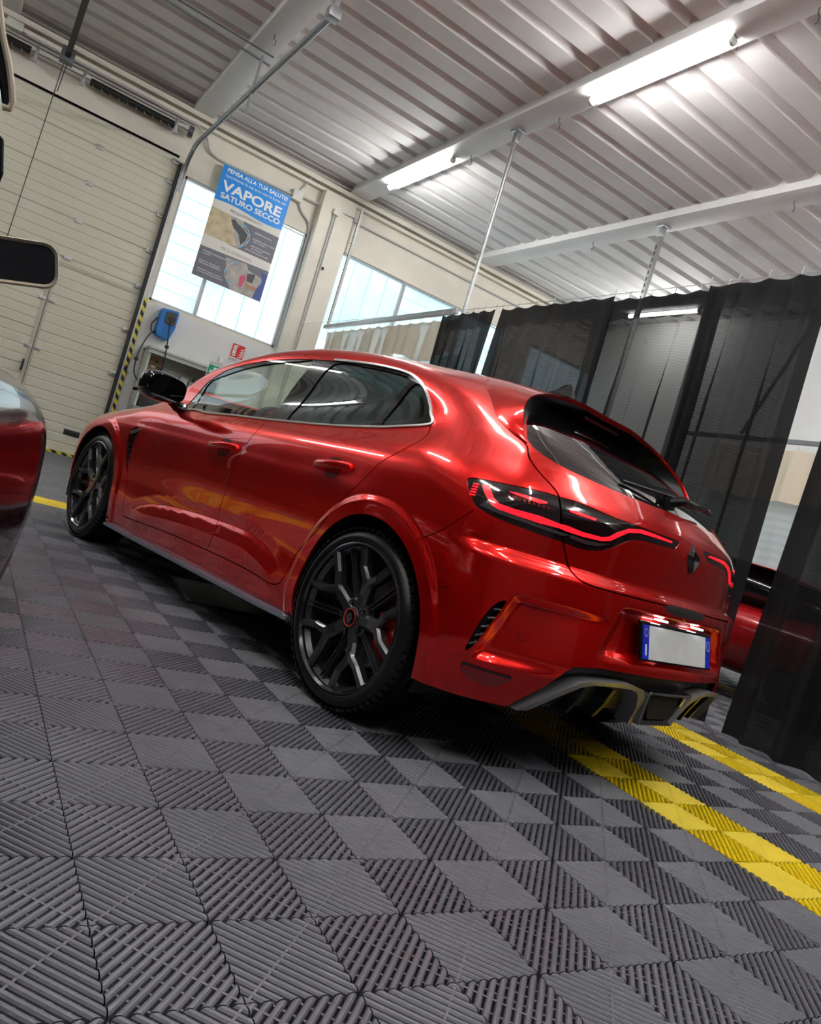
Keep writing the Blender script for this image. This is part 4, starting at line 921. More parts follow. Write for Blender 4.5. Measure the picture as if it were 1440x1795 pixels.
    F_=[(i*5+j,i*5+(j+1)%5,(i+1)*5+(j+1)%5,(i+1)*5+j) for i in range(n) for j in range(5)]+[tuple(range(5)),tuple(n*5+j for j in range(5))]
    m.add(V,F_,0,True); fl(m).build('brake_caliper',M_caliper,w,sharp=30)
    return w
for s in (1,-1):
    make_wheel(car,.002,.903,.331,s,103.5); make_wheel(car,2.668,.900,.330,s,104)
# =====================================================================
#  the hall
# =====================================================================
M_wall=mat('painted_wall_cream',(.74,.70,.61),.85,noise=.05,nscale=3,bump=.05,bscale=40)
M_wallw=mat('painted_wall_white',(.76,.76,.75),.8,noise=.03,nscale=3)
M_deck=mat('white_steel_deck',(.80,.775,.765),.55,noise=.05,nscale=2.5)
M_beam=mat('painted_beam',(.78,.765,.755),.55,noise=.03,nscale=4)
M_doorp=mat('cream_door_panel',(.68,.665,.54),.5,noise=.02,nscale=2)
M_galv=mat('galvanised_steel',(.45,.46,.47),.38,.85,noise=.10,nscale=12)
M_galvd=mat('dark_galvanised_steel',(.16,.17,.18),.4,.8)
M_black=mat('black_rubber_seal',(.01,.01,.011),.5)
M_pipe=mat('grey_conduit',(.50,.50,.50),.5)
M_boxp=mat('pale_plastic_box',(.66,.66,.60),.5)
M_tile=mat('grey_tile_plastic',(.112,.112,.132),.33,noise=.14,nscale=2.2,bump=.12,bscale=500)
M_tiled=mat('dark_gap_under_tiles',(.010,.010,.012),.8)
M_tiley=mat('yellow_tile_plastic',(.80,.60,.005),.42,noise=.08,nscale=3,bump=.12,bscale=500)
ST=0.19818565
# ---- floor of click-together ribbed tiles: ribs run across one diagonal of every square cell
def floor_mesh():
    V=[];F_=[];MI=[]
    i0,i1,j0,j1=-12,46,-9,52
    NR=16
    def isy(i,j):
        if i in (10,11) and j<23: return True
        if i in (16,17) and j<23: return True
        if j in (21,22) and -1<=i<=17: return True
        if i in (-10,-9): return True
        if i in (30,31) and j<23: return True
        return False
    for i in range(i0,i1):
        for j in range(j0,j1):
            x0=i*ST;y0=j*ST
            # far cells that the car or distance hide keep fewer ribs
            even=((i+j)%2==0)  # world cell (i,j): corners with i-j' parity
            mi=1 if isy(i,j) else 0
            far=(j>26 or i>24)
            nr=NR
            # diagonal direction of "C-C" corner pair; ribs are perpendicular to it
            pit=2.0/(nr)   # in units of cell along diagonal coordinate s=a+b in 0..2
            for k in range(nr):
                s=(k+.5)*pit; w=pit*.30
                def edge(sv):
                    sv=min(max(sv,0),2)
                    a0=max(0,sv-1);a1=min(1,sv)
                    return a0,a1,sv
                pts=[]
                for sv,h in ((s-w*1.15,-.004),(s-w*.62,-.0006),(s,0.0),(s+w*.62,-.0006),(s+w*1.15,-.004)):
                    a0,a1,q=edge(sv)
                    e=.012
                    a0+=e*.5; a1-=e*.5
                    if a1<a0: a0=a1=(a0+a1)/2
                    p=(a0,q-a0); r_=(a1,q-a1)
                    pts.append((p,r_,h))
                o=len(V)
                for p,r_,h in pts:
                    for (a,b) in (p,r_):
                        if not even: a=1-a
                        V.append((x0+a*ST,y0+b*ST,h))
                rng_=((0,1,2,3) )
                for t in rng_:
                    f=(o+2*t,o+2*t+1,o+2*t+3,o+2*t+2)
                    F_.append(f if not even else f[::-1]); MI.append(mi)
                # deep flanks
                o2=len(V)
                for idx in (0,1,8,9):
                    x,y,z=V[o+idx]; V.append((x,y,-.017))
                f=(o+0,o+1,o2+1,o2+0); F_.append(f[::-1] if not even else f);MI.append(mi)
                f=(o+8,o+9,o2+3,o2+2); F_.append(f if not even else f[::-1]);MI.append(mi)
            if not far:
                # thin cross ties, parallel to the C-C diagonal, set slightly below the rib tops
                for c in (-.66,-.44,-.22,.0,.22,.44,.66):
                    ln=1-abs(c)
                    h=-.0012 if c==0 else -.0065; hw=.0016/ST
                    # points a-b = c ; a from (1+c)/2 -.. 
                    sA=abs(c)+.02; sB=2-abs(c)-.02
                    q=[((sA+c)/2+hw,(sA-c)/2-hw),((sB+c)/2+hw,(sB-c)/2-hw),((sB+c)/2-hw,(sB-c)/2+hw),((sA+c)/2-hw,(sA-c)/2+hw)]
                    o=len(V)
                    for a,b in q:
                        if not even: a=1-a
                        V.append((x0+a*ST,y0+b*ST,h))
                    F_.append((o,o+1,o+2,o+3) if even else (o+3,o+2,o+1,o)); MI.append(mi)
    me=bpy.data.meshes.new('floor'); me.from_pydata(V,[],F_)
    me.materials.append(M_tile); me.materials.append(M_tiley); me.polygons.foreach_set('material_index',MI); me.update()
    o=bpy.data.objects.new('floor',me); COL.objects.link(o); return o
struct(floor_mesh())
m=MB(); m.box((-8.2,-8.2,-.2),(12.2,10.45,-.018)); struct(m.build('floor_slab',M_tiled))
# ---- ceiling: trapezoid steel deck, ribs run left-right; period .4 m
m=MB(); V=[];F_=[]
ys=[];y=-8.2
prof=[]
off=.10
while y<10.2:
    prof+=[(y+off,5.57),(y+off+.07,5.57),(y+off+.125,5.504),(y+off+.13,5.50),(y+off+.385,5.50),(y+off+.39,5.504)]; y+=.4
for x in (-8.2,12.2): V+=[(x,a,b) for a,b in prof]
n=len(prof); F_=[(i,i+1,n+i+1,n+i) for i in range(n-1)]
m.add(V,F_); m.box((-8.2,-8.2,5.62),(12.2,10.45,5.75)); struct(m.build('ceiling',M_deck,fix=False))
for k,(xa,xb) in enumerate([(1.42,1.73),(4.09,4.43),(6.74,7.10),(-1.24,-.92),(-3.9,-3.56),(9.4,9.75)]):
    b=MB(); b.cbox((xa,-8.1,5.405),(xb,10.15,5.66),.012); struct(b.build('trim_%d'%(k+1),M_beam))
# hooks on beams
for (x,y,hl) in ((1.56,7.0,'on the left beam above the overhead door rail'),(4.38,5.2,'just beyond the far end of the long lamp'),(4.38,6.95,'between the short lamp and the nearer post'),(4.38,2.15,'at the top right corner of the photo'),(6.95,7.2,'on the far beam left of the slotted post'),(6.95,3.9,'on the far beam right of the slotted post')):
    h=MB(); h.tube([(x,y,5.41),(x,y,5.36),(x+.03,y,5.35),(x+.03,y,5.30),(x,y-.01,5.27)],.006,6); tag(h.build('ceiling_hook',M_galvd),'small bent dark metal hook '+hl,'hook','hooks under the roof beams')
# ---- walls
def skyglow(name,c1,c2,s,scale):
    m=bpy.data.materials.new(name); m.use_nodes=True; nt=m.node_tree; b=nt.nodes['Principled BSDF']
    b.inputs['Roughness'].default_value=.3; b.inputs['Base Color'].default_value=(.6,.75,.8,1)
    tc=nt.nodes.new('ShaderNodeTexCoord'); n=nt.nodes.new('ShaderNodeTexNoise'); n.inputs['Scale'].default_value=scale; n.inputs['Detail'].default_value=6
    nt.links.new(tc.outputs['Object'],n.inputs['Vector']); cr=nt.nodes.new('ShaderNodeValToRGB')
    cr.color_ramp.elements[0].position=.36; cr.color_ramp.elements[0].color=(*c1,1); cr.color_ramp.elements[1].position=.62; cr.color_ramp.elements[1].color=(*c2,1)
    nt.links.new(n.outputs['Fac'],cr.inputs[0]); nt.links.new(cr.outputs[0],b.inputs['Emission Color']); b.inputs['Emission Strength'].default_value=s
    return m
M_sky1=skyglow('daylit_translucent_sheet',(.60,.86,.95),(.90,.97,1.0),.27,1.1)
M_sky2=skyglow('daylit_translucent_sheet_cool',(.36,.68,.76),(.72,.90,.95),.24,1.3)
M_frame=mat('grey_aluminium_frame',(.42,.43,.44),.4,.6)
def wall_with_holes(name,x0,x1,z0,z1,holes,y,th,m_):
    """wall in the xz plane split into boxes around rectangular holes"""
    xs=sorted({x0,x1,*[h[0] for h in holes],*[h[1] for h in holes]}); b=MB()
    for a,c in zip(xs[:-1],xs[1:]):
        hs=sorted([h for h in holes if h[0]<=a and h[1]>=c],key=lambda h:h[2]); z=z0
        for h in hs:
            if h[2]>z: b.box((a,y,z),(c,y+th,h[2]))
            z=h[3]
        if z<z1: b.box((a,y,z),(c,y+th,z1))
    return struct(b.build(name,m_))
W1=(1.60,3.64,2.58,4.50); W2=(4.28,7.9,2.58,4.51)
wall_with_holes('wall_back',-8.2,12.2,-.2,5.6,[(-2.10,1.44,-.2,4.70),W1,W2,(8.6,11.6,2.58,4.5),(-7.6,-4.75,1.9,4.6),(-4.30,-2.26,2.4,4.95)],10.2,.25,M_wall)
m=MB(); m.box((-8.45,-8.2,-.2),(-8.2,10.45,5.6)); struct(m.build('wall_left',mat('grey_side_wall',(.14,.14,.14),.8)))
m=MB(); m.box((12.2,-8.2,-.2),(12.45,10.45,5.6)); struct(m.build('wall_right',M_wallw))
m=MB(); m.box((-8.45,-8.45,-.2),(12.45,-8.2,5.6)); struct(m.build('wall_front',mat('dark_end_wall',(.07,.07,.075),.8)))
m=MB(); m.box((1.50,10.185,0),(3.67,10.2,2.54)); m.box((4.31,10.185,0),(8.5,10.2,2.54)); struct(m.build('trim_7',M_wallw))
# pillar and wall-head ledge with cable runs
m=MB(); m.cbox((3.67,10.02,0),(4.26,10.25,5.26),.03); struct(m.build('trim_8',M_wall))
m=MB(); m.box((-8.2,10.06,5.33),(12.2,10.2,5.40)); m.box((-8.2,10.10,5.24),(12.2,10.2,5.29)); struct(m.build('trim_9',M_wall))
# ---- windows: corrugated translucent sheets, daylight behind
M_ribl=mat('sheet_rib_blue',(.22,.50,.62),.4,0,emit=(.50,.78,.88),es=.235)
def window(k,x0,x1,z0,z1,muls,fields,ms):
    y=10.27
    f=MB()
    for (a,b_,c,d_) in ((x0,x1,z0,z0+.035),(x0,x1,z1-.035,z1),(x0,x0+.035,z0,z1),(x1-.035,x1,z0,z1)): f.box((a,y-.05,c),(b_,y+.03,d_))
    for mx_ in muls: f.box((mx_-.025,y-.06,z0),(mx_+.025,y+.03,z1))
    w=struct(f.build('window_%d'%k,M_frame))
    xs=[x0]+muls+[x1]
    for q,(a,b_) in enumerate(zip(xs[:-1],xs[1:])):
        p=MB(); p.box((a+.02,y,z0+.02),(b_-.02,y+.012,z1-.02)); p.build('pane',ms[q],w)
        r=MB(); kind,sp=fields[q]
        if kind=='v':
            n=int(round((b_-a)/sp))
            for i in range(1,n): r.box((a+(b_-a)*i/n-.009,y-.012,z0+.03),(a+(b_-a)*i/n+.009,y,z1-.03))
        else:
            n=int((z1-z0)/sp)
            for i in range(1,n): r.box((a+.03,y-.010,z0+i*sp),(b_-.03,y,z0+i*sp+.012))
        r.build('sheet_rib',M_ribl,w)
    return w
window(1,*W1,[2.30],[('h',.235),('v',.335)],[M_sky1,M_sky1])
window(2,*W2,[5.59],[('v',.30),('h',.24)],[M_sky2,M_sky2])
window(3,8.6,11.6,2.58,4.5,[10.1],[('v',.3),('v',.3)],[M_sky1,M_sky1])
window(4,-7.6,-4.75,1.9,4.6,[-6.2],[('h',.24),('v',.3)],[M_sky1,M_sky1])
window(5,-4.30,-2.26,2.4,4.95,[-2.95],[('v',.33),('h',.24)],[M_sky1,M_sky1])
# ---- sectional door with a pass door
door=struct(thing('door_1',(0,0,0)))
zs=[0,.56,1.095,1.36,2.02,2.70,3.245,3.795,4.325,4.70]
zs=[0.03,.56,1.09,1.62,2.16,2.70,3.245,3.795,4.325,4.70]
for a,b_ in zip(zs[:-1],zs[1:]):
    p=MB(); n=4; hh=(b_-a)
    V=[];pr=[(10.205,a+.003)]
    for i in range(n):
        za=a+hh*i/n; zb=a+hh*(i+1)/n
        pr+=[(10.200,za+.012),(10.200,zb-.014),(10.206,zb-.006)]
    pr[-1]=(10.206,b_-.003)
    for x in (-2.10,1.44): V+=[(x,y,z) for y,z in pr]
    m_=len(pr); p.add(V,[(i,i+1,m_+i+1,m_+i) for i in range(m_-1)]); p.build('door_panel',M_doorp,door,fix=False)
p=MB(); p.box((-2.1,10.215,0.03),(1.44,10.24,4.70)); p.build('door_core',M_doorp,door)
p=MB(); p.box((-2.1,10.20,4.685),(1.44,10.23,4.725)); p.build('top_seal',M_black,door)
p=MB(); p.box((-2.1,10.192,2.585),(1.44,10.204,2.63)); p.box((-.55,10.190,.06),(-.50,10.204,2.6)); p.box((.255,10.190,.06),(.305,10.204,2.6)); p.box((.315,10.190,.06),(.345,10.204,2.6)); p.build('pass_door_frame',mat('cream_door_profile',(.50,.49,.40),.45),door)
p=MB(); p.box((.307,10.188,.06),(.313,10.204,2.42)); p.build('pass_door_gap',M_black,door)
for x in (.41,):
    for z in (4.325,3.795,3.245,2.70):
        h=MB(); h.cbox((x-.05,10.185,z-.03),(x+.05,10.201,z+.03),.004); h.build('door_hinge',M_galv,door)
for x in (.25,.37):
    for z in (2.06,1.36): 
        h=MB(); h.cbox((x-.045,10.182,z-.025),(x+.045,10.201,z+.025),.004); h.build('door_hinge',M_galv,door)
for z in (4.32,3.80,3.25,2.70,2.03,1.36,4.62):
    h=MB(); h.cbox((1.36,10.17,z-.035),(1.455,10.201,z+.03),.005); h.tube([(1.40,10.16,z),(1.50,10.16,z)],.012,8); h.build('roller_bracket',M_galv,door)
h=MB(); h.cbox((.235,10.14,1.0),(.262,10.20,1.16),.006); h.build('door_handle',M_black,door)
h=MB(); h.cbox((1.0,10.185,.30),(1.22,10.202,.38),.006); h.build('pull_recess',M_black,door)
M_tape=None
def stripes(name,ax='z',sc=5.2):
    m=bpy.data.materials.new(name); m.use_nodes=True; nt=m.node_tree; b=nt.nodes['Principled BSDF']; b.inputs['Roughness'].default_value=.5
    tc=nt.nodes.new('ShaderNodeTexCoord'); sep=nt.nodes.new('ShaderNodeSeparateXYZ'); nt.links.new(tc.outputs['Object'],sep.inputs[0])
    ad=nt.nodes.new('ShaderNodeMath'); ad.operation='ADD'; nt.links.new(sep.outputs['X'],ad.inputs[0]); nt.links.new(sep.outputs['Z'],ad.inputs[1])
    mu=nt.nodes.new('ShaderNodeMath'); mu.operation='MULTIPLY'; mu.inputs[1].default_value=sc; nt.links.new(ad.outputs[0],mu.inputs[0])
    fr=nt.nodes.new('ShaderNodeMath'); fr.operation='FRACT'; nt.links.new(mu.outputs[0],fr.inputs[0]); gt=nt.nodes.new('ShaderNodeMath'); gt.operation='GREATER_THAN'; gt.inputs[1].default_value=.5; nt.links.new(fr.outputs[0],gt.inputs[0])
    mx=nt.nodes.new('ShaderNodeMix'); mx.data_type='RGBA'; mx.inputs[6].default_value=(.70,.60,.02,1); mx.inputs[7].default_value=(.012,.012,.012,1); nt.links.new(gt.outputs[0],mx.inputs[0]); nt.links.new(mx.outputs[2],b.inputs['Base Color'])
    return m
M_tape=stripes('black_yellow_hazard_tape',sc=7.)
h=MB(); h.box((-2.1,10.16,.0),(1.46,10.20,.035)); h.build('hazard_tape',M_tape,door)
gd=thing('door_guide_track',(1.49,10.15,0),'black and grey upright guide track of the big sectional door, striped tape below','door track')
h=MB(); h.box((-.035,-.02,0),(.01,.045,4.60)); h.build('black_guide',M_black,gd)
h=MB(); h.box((.010,-.03,0),(.035,.045,4.62)); h.build('steel_edge',M_galv,gd)
h=MB(); h.box((.035,-.035,0),(.085,.04,2.57)); o=h.build('hazard_tape',M_tape,gd)
tr=MB(); cv=[(1.545,10.12,4.2)]+[(1.545,10.12-.45*(1-math.cos(t)),4.40+.45*math.sin(t)) for t in np.linspace(0,PI/2,9)]+[(1.58,5.05,4.85)]
for dx in (-.022,.022): tr.tube([(x+dx,y,z) for x,y,z in cv],.011,6)
for a,b_ in zip(cv[:-1],cv[1:]):
    tr.add([(a[0]-.022,a[1],a[2]+.018),(a[0]+.022,a[1],a[2]+.018),(b_[0]+.022,b_[1],b_[2]+.018),(b_[0]-.022,b_[1],b_[2]+.018)],[(0,1,2,3)])
trk=thing('overhead_track',(0,0,0),'shiny galvanised overhead rail running from the sectional door towards the camera','door track'); tr.build('rail',M_galv,trk)
h=MB(); h.box((1.555,5.03,4.83),(1.605,5.07,5.42)); h.cbox((1.52,4.98,4.80),(1.64,5.10,4.90),.006); h.build('end_hanger',M_galv,trk)
h=MB(); h.box((1.56,7.35,4.60),(1.585,7.375,5.30)); h.build('hanger_strut',M_galv,trk)
xb=MB(); xb.tube([(-2.6,7.30,5.33),(1.72,7.55,5.33)],.014,6); xb.box((-2.6,7.36,5.345),(1.70,7.375,5.36)); tag(xb.build('cross_brace_rod',M_galvd),'thin dark cross bar tying the overhead door rails under the ceiling','rod')
op=thing('door_opener_rail',(-.285,0,5.14),'dark ceiling rail of the door opener above the middle of the sectional door','door opener')
h=MB(); h.box((-.035,4.2,-.03),(.035,9.90,.03)); h.build('rail',M_black,op)
h=MB(); h.cbox((-.085,9.80,-.09),(.085,9.96,.10),.01); h.build('head_box',M_galvd,op)
h=MB(); h.tube([(-.02,9.93,-.05),(-.075,10.0,-2.49)],.006,6); h.tube([(.02,9.93,-.05),(.0,9.98,-.45)],.006,6); h.build('pull_cord',M_black,op)
sh=thing('torsion_spring_shaft',(0,10.07,5.05),'steel shaft with two dark torsion springs above the sectional door','door spring')
h=MB(); h.tube([(-2.2,0,0),(1.46,0,.02)],.013,8); h.build('shaft',M_galv,sh)
for a,b_ in ((.06,1.22),(-1.9,-.70)):
    h=MB(); h.tube([(a,0,0),(b_,0,.0)],.052,16); sp_=h.build('torsion_spring',M_black,sh)
    h=MB(); n=int((b_-a)/.12)
    for i in range(n+1):
        x=a+.03+i*.118
        h.tube([(x+.03*t,.055*math.cos(t*PI*.30+3.9),.055*math.sin(t*PI*.30+3.9)) for t in np.linspace(0,1,4)],.0035,4)
    h.build('chalk_marks',mat('pale_spring_marks',(.55,.55,.56),.5),sp_)
for x in (-.02,-.62,1.26):
    h=MB(); h.cbox((x-.03,-.07,-.09),(x+.01,.06,.09),.004); h.cbox((x-.05,-.07,-.11),(x+.03,-.02,-.08),.004); h.build('spring_bracket',M_galv,sh)
h=MB(); h.lathe([(.0,-.03),(.085,-.03),(.085,.03),(0,.03)],20,'x',(1.47,0,.02)); h.build('cable_drum',M_galvd,sh)
# ---- conduits and boxes
def pipe(pts,r,label,grp='grey conduits on the back wall'):
    q=[]
    P=[Vector(p) for p in pts]
    for i,p in enumerate(P):
        if 0<i<len(P)-1:
            a=(P[i-1]-p).normalized();b=(P[i+1]-p).normalized(); d=min(.06,(P[i-1]-p).length*.4,(P[i+1]-p).length*.4)
            for t in (0,.25,.5,.75,1): q.append((p+a*d)*(1-t)**2+p*2*t*(1-t)+(p+b*d)*t*t)
        else: q.append(p)
    m=MB(); m.tube(q,r,8); return tag(m.build('conduit_pipe',M_pipe),label,'pipe',grp)
pipe([(-.80,10.13,5.235),(1.55,10.13,5.235),(1.75,10.16,5.12),(1.80,10.16,4.98),(1.97,10.17,4.93),(3.22,10.17,4.97)],.017,'grey conduit that dips from the door head and runs above the poster')
pipe([(3.35,10.17,5.0),(4.26,9.99,5.03),(4.30,10.17,5.03),(12.0,10.17,5.03)],.015,'grey conduit running over the pillar and along above the right window')
pipe([(3.30,10.17,5.08),(3.37,10.16,5.2),(3.40,10.10,5.34)],.011,'short bent conduit rising from the junction box to the ceiling ledge')
pipe([(3.33,10.17,4.94),(3.40,10.17,4.80),(3.60,10.17,4.68),(3.645,10.17,4.5),(3.665,10.15,2.6)],.018,'grey conduit curving down beside the right edge of the poster window')
pipe([(3.90,9.995,4.95),(3.90,9.995,1.2)],.011,'left one of the pair of thin conduits down the pillar')
pipe([(3.94,9.995,4.95),(3.94,9.995,1.2)],.011,'right one of the pair of thin conduits down the pillar')
pipe([(-8,10.04,5.43),(12,10.04,5.43)],.014,'long thin cable run along the top of the back wall')
pipe([(-1.5,10.14,5.185),(1.45,10.14,5.185)],.012,'thin conduit just above the spring shaft')
def ebox(c,s,label,m_=None):
    b=MB(); b.cbox([c[k]-s[k]/2 for k in range(3)],[c[k]+s[k]/2 for k in range(3)],.008)
    return tag(b.build('junction_box',m_ or M_boxp),label,'junction box')
ebox((3.28,10.15,4.98),(.17,.08,.17),'square grey junction box at the top right corner of the poster')
ebox((3.92,9.985,4.97),(.10,.07,.10),'small pale junction box on the pillar above two thin conduits')
ebox((-.95,10.13,5.30),(.20,.09,.16),'pale rectangular junction box left of the opener head')
ebox((1.58,10.14,1.50),(.07,.05,.10),'tiny pale switch box on the wall right of the hazard tape')
hb=MB(); hb.lathe([(0,0),(.028,0),(.028,-.01),(0,-.012)],16,'y',(3.98,10.015,4.05)); tag(hb.build('pillar_hole_plug',M_black),'small round black plug in the face of the pillar','plug')
# ---- banner
ban=thing('hanging_banner',(0,10.09,0),'tall blue and grey printed banner hanging in front of the left window','banner')
M_b1=mat('banner_blue',(.0,.26,.80),.45); M_b2=mat('banner_pale_grey',(.74,.73,.68),.5); M_b3=mat('banner_dark_grey',(.15,.15,.18),.5); M_ink=mat('banner_white_print',(.88,.90,.92),.5); M_inkg=mat('banner_grey_print',(.25,.25,.25),.5)
BX0,BX1,BZ0,BZ1=2.055,3.175,3.16,4.89
def bflat(poly,d,m_,nm):
    m=MB(); n=len(poly); m.add([(x,-d,z) for x,z in poly],[tuple(range(n))]); return m.build(nm,m_,ban)
m=MB(); m.box((BX0,-.001,BZ0),(BX1,.002,BZ1)); m.build('sheet',M_b2,ban)
wave=[(BX0+(BX1-BX0)*t, 4.345+.02*math.sin(PI*2*t)-.0*t) for t in np.linspace(0,1,24)]
bflat([(BX0,BZ1)]+wave+[(BX1,BZ1)],.0022,M_b1,'blue_header')
bflat([(BX0+.52,4.22)]+[(BX1,4.22),(BX1,3.79),(BX0+.40,3.79),(BX0+.60,3.95)],.0022,M_b3,'grey_panel')
bflat([(BX0,3.62),(BX1,3.66),(BX1,BZ0),(BX0,BZ0)],.0022,M_b3,'grey_panel')
bflat([(BX0,4.23),(BX0+.30,4.22),(BX0+.42,4.0),(BX0+.52,3.80),(BX0,3.80)],.0026,mat('banner_sand_photo',(.52,.44,.28),.5,noise=.35,nscale=9),'sand_photo')
bflat([(BX0+.30,4.22),(BX0+.52,4.22),(BX0+.55,4.12),(BX0+.66,4.06),(BX0+.64,3.92),(BX0+.56,3.80),(BX0+.52,3.80),(BX0+.42,4.0)],.003,mat('banner_grey_photo',(.42,.41,.39),.5,noise=.2,nscale=8),'pale_photo')
bflat([(BX0+.33,4.15),(BX0+.38,4.19),(BX0+.46,4.14),(BX0+.56,4.10),(BX0+.64,4.05),(BX0+.63,3.95),(BX0+.57,3.86),(BX0+.50,4.0),(BX0+.40,4.06)],.0034,mat('banner_dark_tool',(.06,.06,.07),.5),'tool_photo')
bflat([(BX0+.42,3.60),(BX0+.75,3.63),(BX0+.80,3.55),(BX1,3.50),(BX1,BZ0),(BX0+.62,BZ0),(BX0+.5,3.3)],.0026,mat('banner_cloudy_photo',(.40,.38,.36),.5,noise=.35,nscale=6),'cloudy_photo')
bflat([(BX0+.80,3.50),(BX0+.93,3.53),(BX0+.92,3.38),(BX0+.82,3.38)],.003,mat('banner_dark_panel',(.08,.07,.09),.5),'dark_panel')
bflat([(BX0+.70,3.42),(BX0+.78,3.46),(BX0+.80,3.40),(BX0+.76,3.26),(BX0+.72,3.26)],.0032,mat('banner_pink_glove',(.62,.08,.16),.5),'pink_patch')
bflat([(BX0+.78,3.37),(BX0+.90,3.34),(BX0+1.02,3.35),(BX0+.98,3.29),(BX0+.86,3.28)],.0034,mat('banner_arm',(.45,.22,.13),.5),'arm_patch')
bflat([(BX0+1.0,3.62),(BX1,3.58),(BX1,3.17),(BX0+.98,3.17),(BX0+1.0,3.32),(BX0+1.06,3.45)],.0032,mat('banner_blue_overall',(.06,.10,.30),.5),'blue_patch')
def btext(s,x,z,size,m_,w,dz=0.,bold=0.):
    L=math.hypot(w,dz); o=text_mesh(s,size,m_,'printed_line',ban,(x,-.004,z),(w/L,0,dz/L),(-dz/L,0,w/L),.0004,bold,L); return o
btext('PENSA ALLA TUA SALUTE!',2.13,4.80,.085,M_ink,1.0,0,.002)
btext('Specchiamo la tua auto con la forza del',2.12,4.725,.062,M_ink,1.0)
btext('VAPORE',2.11,4.52,.205,M_ink,.98,0,.006)
btext('SATURO SECCO',2.13,4.405,.115,M_ink,.98,0,.003)
btext('PER GLI INTERNI AUTO',2.34,4.265,.06,M_inkg,.52)
btext('PER GLI ESTERNI AUTO',2.36,3.68,.06,M_inkg,.50)
for s_,x,z,w in (('SANIFICA gli interni',2.79,4.12,.28),('ELIMINA polvere e fumi',2.79,4.02,.36),('acari e batteri',2.80,3.985,.20),('RIMUOVE macchie e',2.79,3.91,.33),('incrostazioni',2.80,3.875,.19),('EVITA la formazione di muffe',2.72,3.83,.38),('PULISCE profondamente',2.12,3.55,.36),('i cerchi',2.12,3.515,.12),('Riporta la vernice alla',2.10,3.40,.32),('brillantezza ORIGINALE',2.10,3.365,.34),('RIMUOVE insetti di resina e',2.11,3.27,.38),('tracce incrostate dagli pneumatici',2.11,3.235,.40)): btext(s_,x,z,.034,M_ink,w)
for (x,z) in ((2.61,4.16),(2.71,4.07),(2.72,3.95),(2.64,3.84),(2.62,3.57),(2.52,3.40),(2.60,3.26)):
    bflat([(x+.020*math.cos(t),z+.020*math.sin(t)) for t in [2*PI*i/14 for i in range(14)]],.0042,mat('banner_cyan_dot',(.02,.40,.72),.5),'cyan_dot')
m=MB(); m.tube([(2.61,-.004,4.16),(2.68,-.004,4.12),(2.72,-.004,4.05),(2.735,-.004,4.0),(2.72,-.004,3.94),(2.69,-.004,3.88),(2.64,-.004,3.84)],.003,4); m.tube([(2.62,-.004,3.57),(2.55,-.004,3.52),(2.52,-.004,3.46),(2.515,-.004,3.38),(2.54,-.004,3.32),(2.60,-.004,3.26)],.003,4); m.build('curved_line',M_ink,ban)
m=MB(); m.tube([(BX0-.02,0,BZ1),(BX1+.02,0,BZ1+.01)],.008,6); m.build('top_rod',M_galv,ban)
# ---- extinguisher sign, first-aid sign
def sign(name,x0,x1,z0,z1,m_,label,y=10.178):
    s_=MB(); s_.box((x0,y,z0),(x1,y+.004,z1)); return tag(s_.build(name,m_),label,'sign')
M_sr=mat('sign_red',(.72,.02,.015),.4); M_sg=mat('sign_green',(.0,.33,.14),.4); M_sw=mat('sign_white',(.8,.8,.8),.5)
sx=sign('fire_extinguisher_sign',2.975,3.205,2.13,2.43,M_sw,'red and white fire extinguisher sign on the white wall under the left window')
def sflat(par,poly,m_,nm,d=10.1765):
    m=MB(); m.add([(x,d,z) for x,z in poly],[tuple(range(len(poly)))]); return m.build(nm,m_,par)
sflat(sx,[(2.985,2.205),(3.195,2.205),(3.195,2.42),(2.985,2.42)],M_sr,'red_field',10.1772)
sflat(sx,[(3.01,2.225),(3.065,2.225),(3.065,2.36),(3.055,2.375),(3.02,2.375),(3.01,2.36)],M_sw,'cylinder_mark'); sflat(sx,[(3.0,2.38),(3.03,2.40),(3.085,2.40),(3.085,2.385),(3.04,2.378)],M_sw,'handle_mark')
sflat(sx,[(3.022,2.245),(3.05,2.245),(3.05,2.262),(3.022,2.262)],M_inkg,'band_mark',10.1758); sflat(sx,[(3.022,2.315),(3.05,2.315),(3.05,2.33),(3.022,2.33)],M_inkg,'band_mark',10.1758)
for i in range(4):
    z=2.225+i*.038; sflat(sx,[(3.10+.01*i,z),(3.15,z-.003),(3.185,z+.02),(3.175,z+.045),(3.16,z+.022),(3.13,z+.012)],M_sw,'flame_mark')
text_mesh('ESTINTORE',.055,M_inkg,'sign_text',sx,(2.985,10.176,2.145),(1,0,0),(0,0,1),.0004,.001,.21)
FX=-.135;FZ=-.045
fa=sign('first_aid_sign',2.72+FX,2.95+FX,1.76+FZ,1.985+FZ,M_sw,'green first aid sign with a white cross beside the car roof',9.685)
sflat(fa,[(2.73+FX,1.77+FZ),(2.94+FX,1.77+FZ),(2.94+FX,1.975+FZ),(2.73+FX,1.975+FZ)],M_sg,'green_field',9.6842)
cx_,cz_=2.835+FX,1.872+FZ; a_,b_=.024,.075
sflat(fa,[(cx_-a_,cz_-b_),(cx_+a_,cz_-b_),(cx_+a_,cz_-a_),(cx_+b_,cz_-a_),(cx_+b_,cz_+a_),(cx_+a_,cz_+a_),(cx_+a_,cz_+b_),(cx_-a_,cz_+b_),(cx_-a_,cz_+a_),(cx_-b_,cz_+a_),(cx_-b_,cz_-a_),(cx_-a_,cz_-a_)],M_sw,'white_cross',9.6834)
